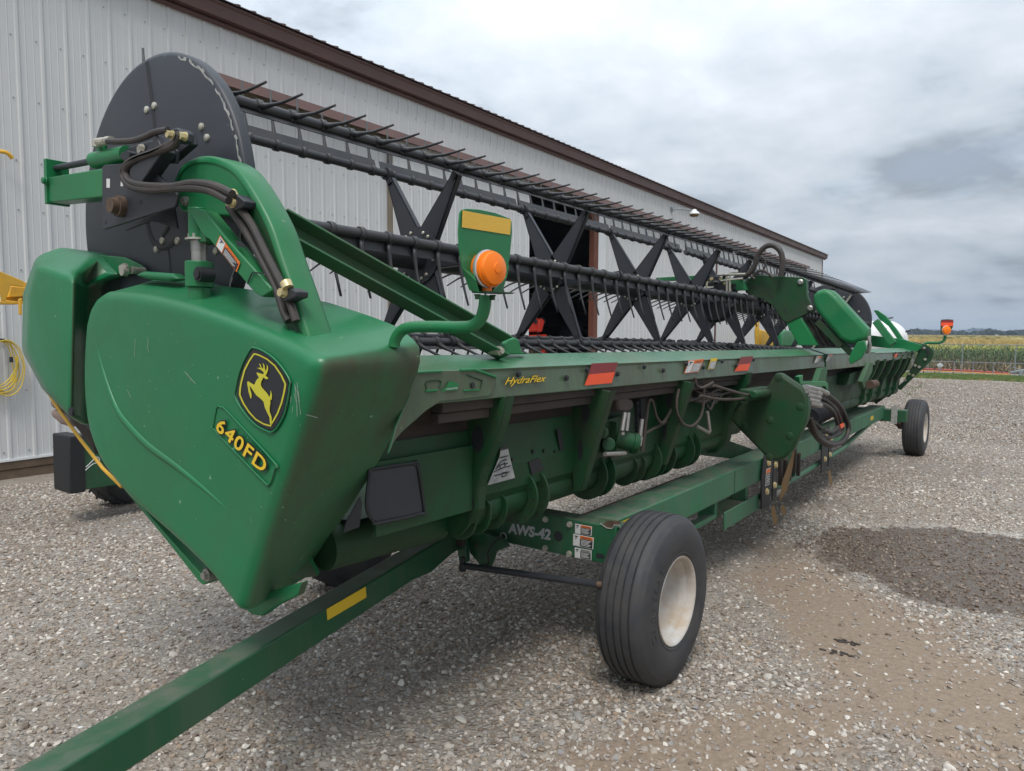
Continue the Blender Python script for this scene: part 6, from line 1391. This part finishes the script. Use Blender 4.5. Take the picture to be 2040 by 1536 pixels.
# ---- trees along the horizon
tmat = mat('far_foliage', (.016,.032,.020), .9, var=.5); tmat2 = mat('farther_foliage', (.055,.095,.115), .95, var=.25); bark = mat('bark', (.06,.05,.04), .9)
def crown(mb, c_, w_, h_, n_, rs, leaf=.9):
    for _ in range(n_):
        while True:
            p = V(rs.uniform(-1,1), rs.uniform(-1,1), rs.uniform(-1,1))
            if p.length < 1: break
        if p.length < .45 and rs.random() < .6: p = p.normalized()*rs.uniform(.5,1)
        q = Vector(c_)+V(p.x*w_, p.y*w_, p.z*h_); s_ = leaf*rs.uniform(.6,1.5); a = V(rs.gauss(0,1), rs.gauss(0,1), rs.gauss(0,1)).normalized(); b_ = a.orthogonal().normalized(); 
        mb.add([q+a*s_, q+b_*s_*.8, q-a*s_*.9, q-b_*s_*.7], [(0,1,2,3)])
def far(px_, py_, x): return at(px_, py_, x=x)
rs = random.Random(4)
tl = MB()
XD = 620.
for k in range(330):
    a = 1806+k*.78; base_y = 673.5; top = 661.5+1.8*sin(k*.21)+1.3*sin(k*.077+1)+rs.uniform(-1,1)
    if 1805 < a < 1832: top -= 3
    if 1908 < a < 1940: top += 2
    q0 = far(a, base_y+1, XD+rs.uniform(-30,30)); q1 = at(a, top, x=q0.x); h_ = (q1.z-q0.z)/2
    crown(tl, (q0.x, q0.y, q0.z+h_), h_*.95+1.2, h_*1.05, 46, rs, 1.25)
tl_ = tl.build('tree_line', tmat, ang=0); tag(tl_, 'dark line of mixed woodland along the horizon behind the corn', 'trees', kind='stuff')
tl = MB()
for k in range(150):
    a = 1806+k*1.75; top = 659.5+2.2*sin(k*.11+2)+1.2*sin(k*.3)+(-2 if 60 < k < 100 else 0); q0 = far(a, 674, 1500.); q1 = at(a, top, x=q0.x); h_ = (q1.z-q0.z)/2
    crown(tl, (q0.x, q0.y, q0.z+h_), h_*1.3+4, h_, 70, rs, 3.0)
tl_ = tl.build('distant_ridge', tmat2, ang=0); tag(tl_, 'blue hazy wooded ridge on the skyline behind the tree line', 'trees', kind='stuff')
for i, (a, top, wd, lb) in enumerate(((1968,655.5,5.0,'ragged tall dark tree on the skyline, leftmost of the big ones'),(1983,657.0,5.5,'broad dark tree on the skyline, second from the left of the big ones'),(2006,659.5,6.0,'rounded dark tree on the skyline, right of the white barn'),(1829,658.8,4.5,'low dark tree on the skyline just right of the white tanks'))):
    q0 = far(a, 675, 560.); q1 = at(a, top, x=q0.x); hh = q1.z-q0.z; t_ = thing('big_tree', lb, 'tree', tuple(q0), 'big trees on the skyline')
    mb = MB(); mb.tube([q0, q0+V(.3,0,hh*.45), q0+V(.1,.4,hh*.8)], [.6,.4,.15], 6)
    for s_ in (1,-1): mb.tube([q0+V(.3,0,hh*.4), q0+V(0,2.2*s_,hh*.72)], [.3,.1], 5)
    mb.build('trunk', bark, t_)
    mb = MB(); wpx = wd*560/F*1.25*2.1
    for _ in range(16):
        an = rs.uniform(-1,1); zz = rs.uniform(.32,.93); wloc = wpx*sqrt(max(.05,1-((zz-.55)/.5)**2))*.8
        crown(mb, (q0.x+rs.uniform(-2,2), q0.y+an*wloc, q0.z+hh*zz), 1.7, 1.15, 42, rs, .55)
    mb.build('crown', tmat, t_, ang=0)
q = far(1984.5, 673, 540.); mb = MB(); mb.box(q+V(0,-1.6,-1), q+V(4,1.6,.9)); mb.prism([q+V(0,-1.9,.9), q+V(0,1.9,.9), q+V(0,0,2.0)], (4,0,0)); o = mb.build('white_barn', 'tank'); tag(o, 'tiny white barn among the trees on the skyline', 'building')
# air between here and the skyline
hb = MB(); hb.box((-70,-1300,-3), (2600,2300,60)); hz = hb.build('haze', bpy.data.materials.new('haze')); hz['kind'] = 'stuff'
hm = hz.data.materials[0]; hm.use_nodes = True; hm.node_tree.nodes.clear(); ho = hm.node_tree.nodes.new('ShaderNodeOutputMaterial'); hv = hm.node_tree.nodes.new('ShaderNodeVolumePrincipled')
hv.inputs['Color'].default_value = (.62,.74,.90,1); hv.inputs['Density'].default_value = .00042; hm.node_tree.links.new(hv.outputs[0], ho.inputs['Volume'])

# ============================================================ every countable bolt, pin and fitting becomes a part of its own
def split_parts(base, new):
    for o in [q for q in bpy.data.objects if q.type == 'MESH' and (q.name == base or q.name.startswith(base+'.')) and not q.get('kind')]:
        me = o.data; n = len(me.vertices); par = list(range(n))
        def f(i):
            while par[i] != i: par[i] = par[par[i]]; i = par[i]
            return i
        for e in me.edges:
            a, b = f(e.vertices[0]), f(e.vertices[1]); par[a] = b
        g = {}
        for i in range(n): g.setdefault(f(i), []).append(i)
        gr_ = []
        for k, vi in g.items():
            c = [me.vertices[i].co for i in vi]; gr_.append([set(vi), Vector([min(v[j] for v in c) for j in range(3)]), Vector([max(v[j] for v in c) for j in range(3)])])
        ch = True
        while ch:
            ch = False
            for i in range(len(gr_)):
                for j in range(i+1, len(gr_)):
                    A, B_ = gr_[i], gr_[j]
                    if all(A[1][k] <= B_[2][k]+.0015 and B_[1][k] <= A[2][k]+.0015 for k in range(3)):
                        A[0] |= B_[0]; A[1] = Vector([min(A[1][k], B_[1][k]) for k in range(3)]); A[2] = Vector([max(A[2][k], B_[2][k]) for k in range(3)]); gr_.pop(j); ch = True; break
                if ch: break
        if len(gr_) < 2 or len(gr_) > 100: continue
        for st, _, _ in gr_:
            idx = sorted(st); mp = {v: i for i, v in enumerate(idx)}; m2 = bpy.data.meshes.new(new)
            fs = [p for p in me.polygons if p.vertices[0] in st]
            m2.from_pydata([me.vertices[i].co for i in idx], [], [[mp[v] for v in p.vertices] for p in fs])
            m2.polygons.foreach_set('use_smooth', [p.use_smooth for p in fs]); m2.materials.append(me.materials[0]); m2.set_sharp_from_angle(angle=radians(35))
            q = bpy.data.objects.new(new, m2); C.objects.link(q); q.parent = o.parent; q.location = o.location
            for md in o.modifiers:
                b_ = q.modifiers.new('bevel', 'BEVEL'); b_.width = md.width; b_.segments = md.segments; b_.limit_method = 'ANGLE'; b_.angle_limit = md.angle_limit; b_.use_clamp_overlap = True
        bpy.data.objects.remove(o)
for b_, n_ in (('carriage_bolts','carriage_bolt'),('flange_bolts','flange_bolt'),('disc_bolts','disc_bolt'),('hub_bolts','hub_bolt'),('beam_bolts','beam_bolt'),('saddle_bolts','saddle_bolt'),
               ('wheel_nuts','wheel_nut'),('rivets','rivet'),('valve_bolts','valve_bolt'),('pressed_recess','pressed_rim'),('sheet_openings','sheet_hole'),('weld_bead','weld_seam'),('frame_hole','frame_opening'),
               ('arm_slot','arm_opening'),('arm_pivot','pivot_pin'),('pressed_boss','round_boss'),('hose_clamp','clamp_block'),('clamp_bolt','clamp_screw'),('hose_fitting','metal_fitting'),('quick_coupler','coupler'),
               ('carrier_slot','carrier_hole'),('reflective_tab','white_tab'),('skid_shoe','skid_block'),('truss_plate','truss_member'),('latch_parts','latch_bar'),('beam_holes','beam_hole'),('cross_channel','channel_bar'),
               ('hard_line','steel_line'),('king_pin','axle_stub'),('ratchet_strap','strap_end'),('saddle_bracket','bracket_plate'),('saddle_post','post_plate'),('post_fitting','fitting_block'),('fitting_cluster','cluster_fitting'),
               ('cam_link','link_bar'),('lift_cylinder','cylinder_body'),('slide_cylinder','slide_barrel'),('opening_side','opening_plate'),('wheels','wheel_block'),('bird_dropping','dropping'),('cradle','cradle_post'),('valve','valve_stub'),('torque_tube','torque_pipe'),('shield_bracket','bracket_piece'),('lamp_bracket','bracket_part'),('plate_wing','wing')):
    split_parts(b_, n_)
for o in bpy.data.objects:
    if '_w' in o: del o['_w']
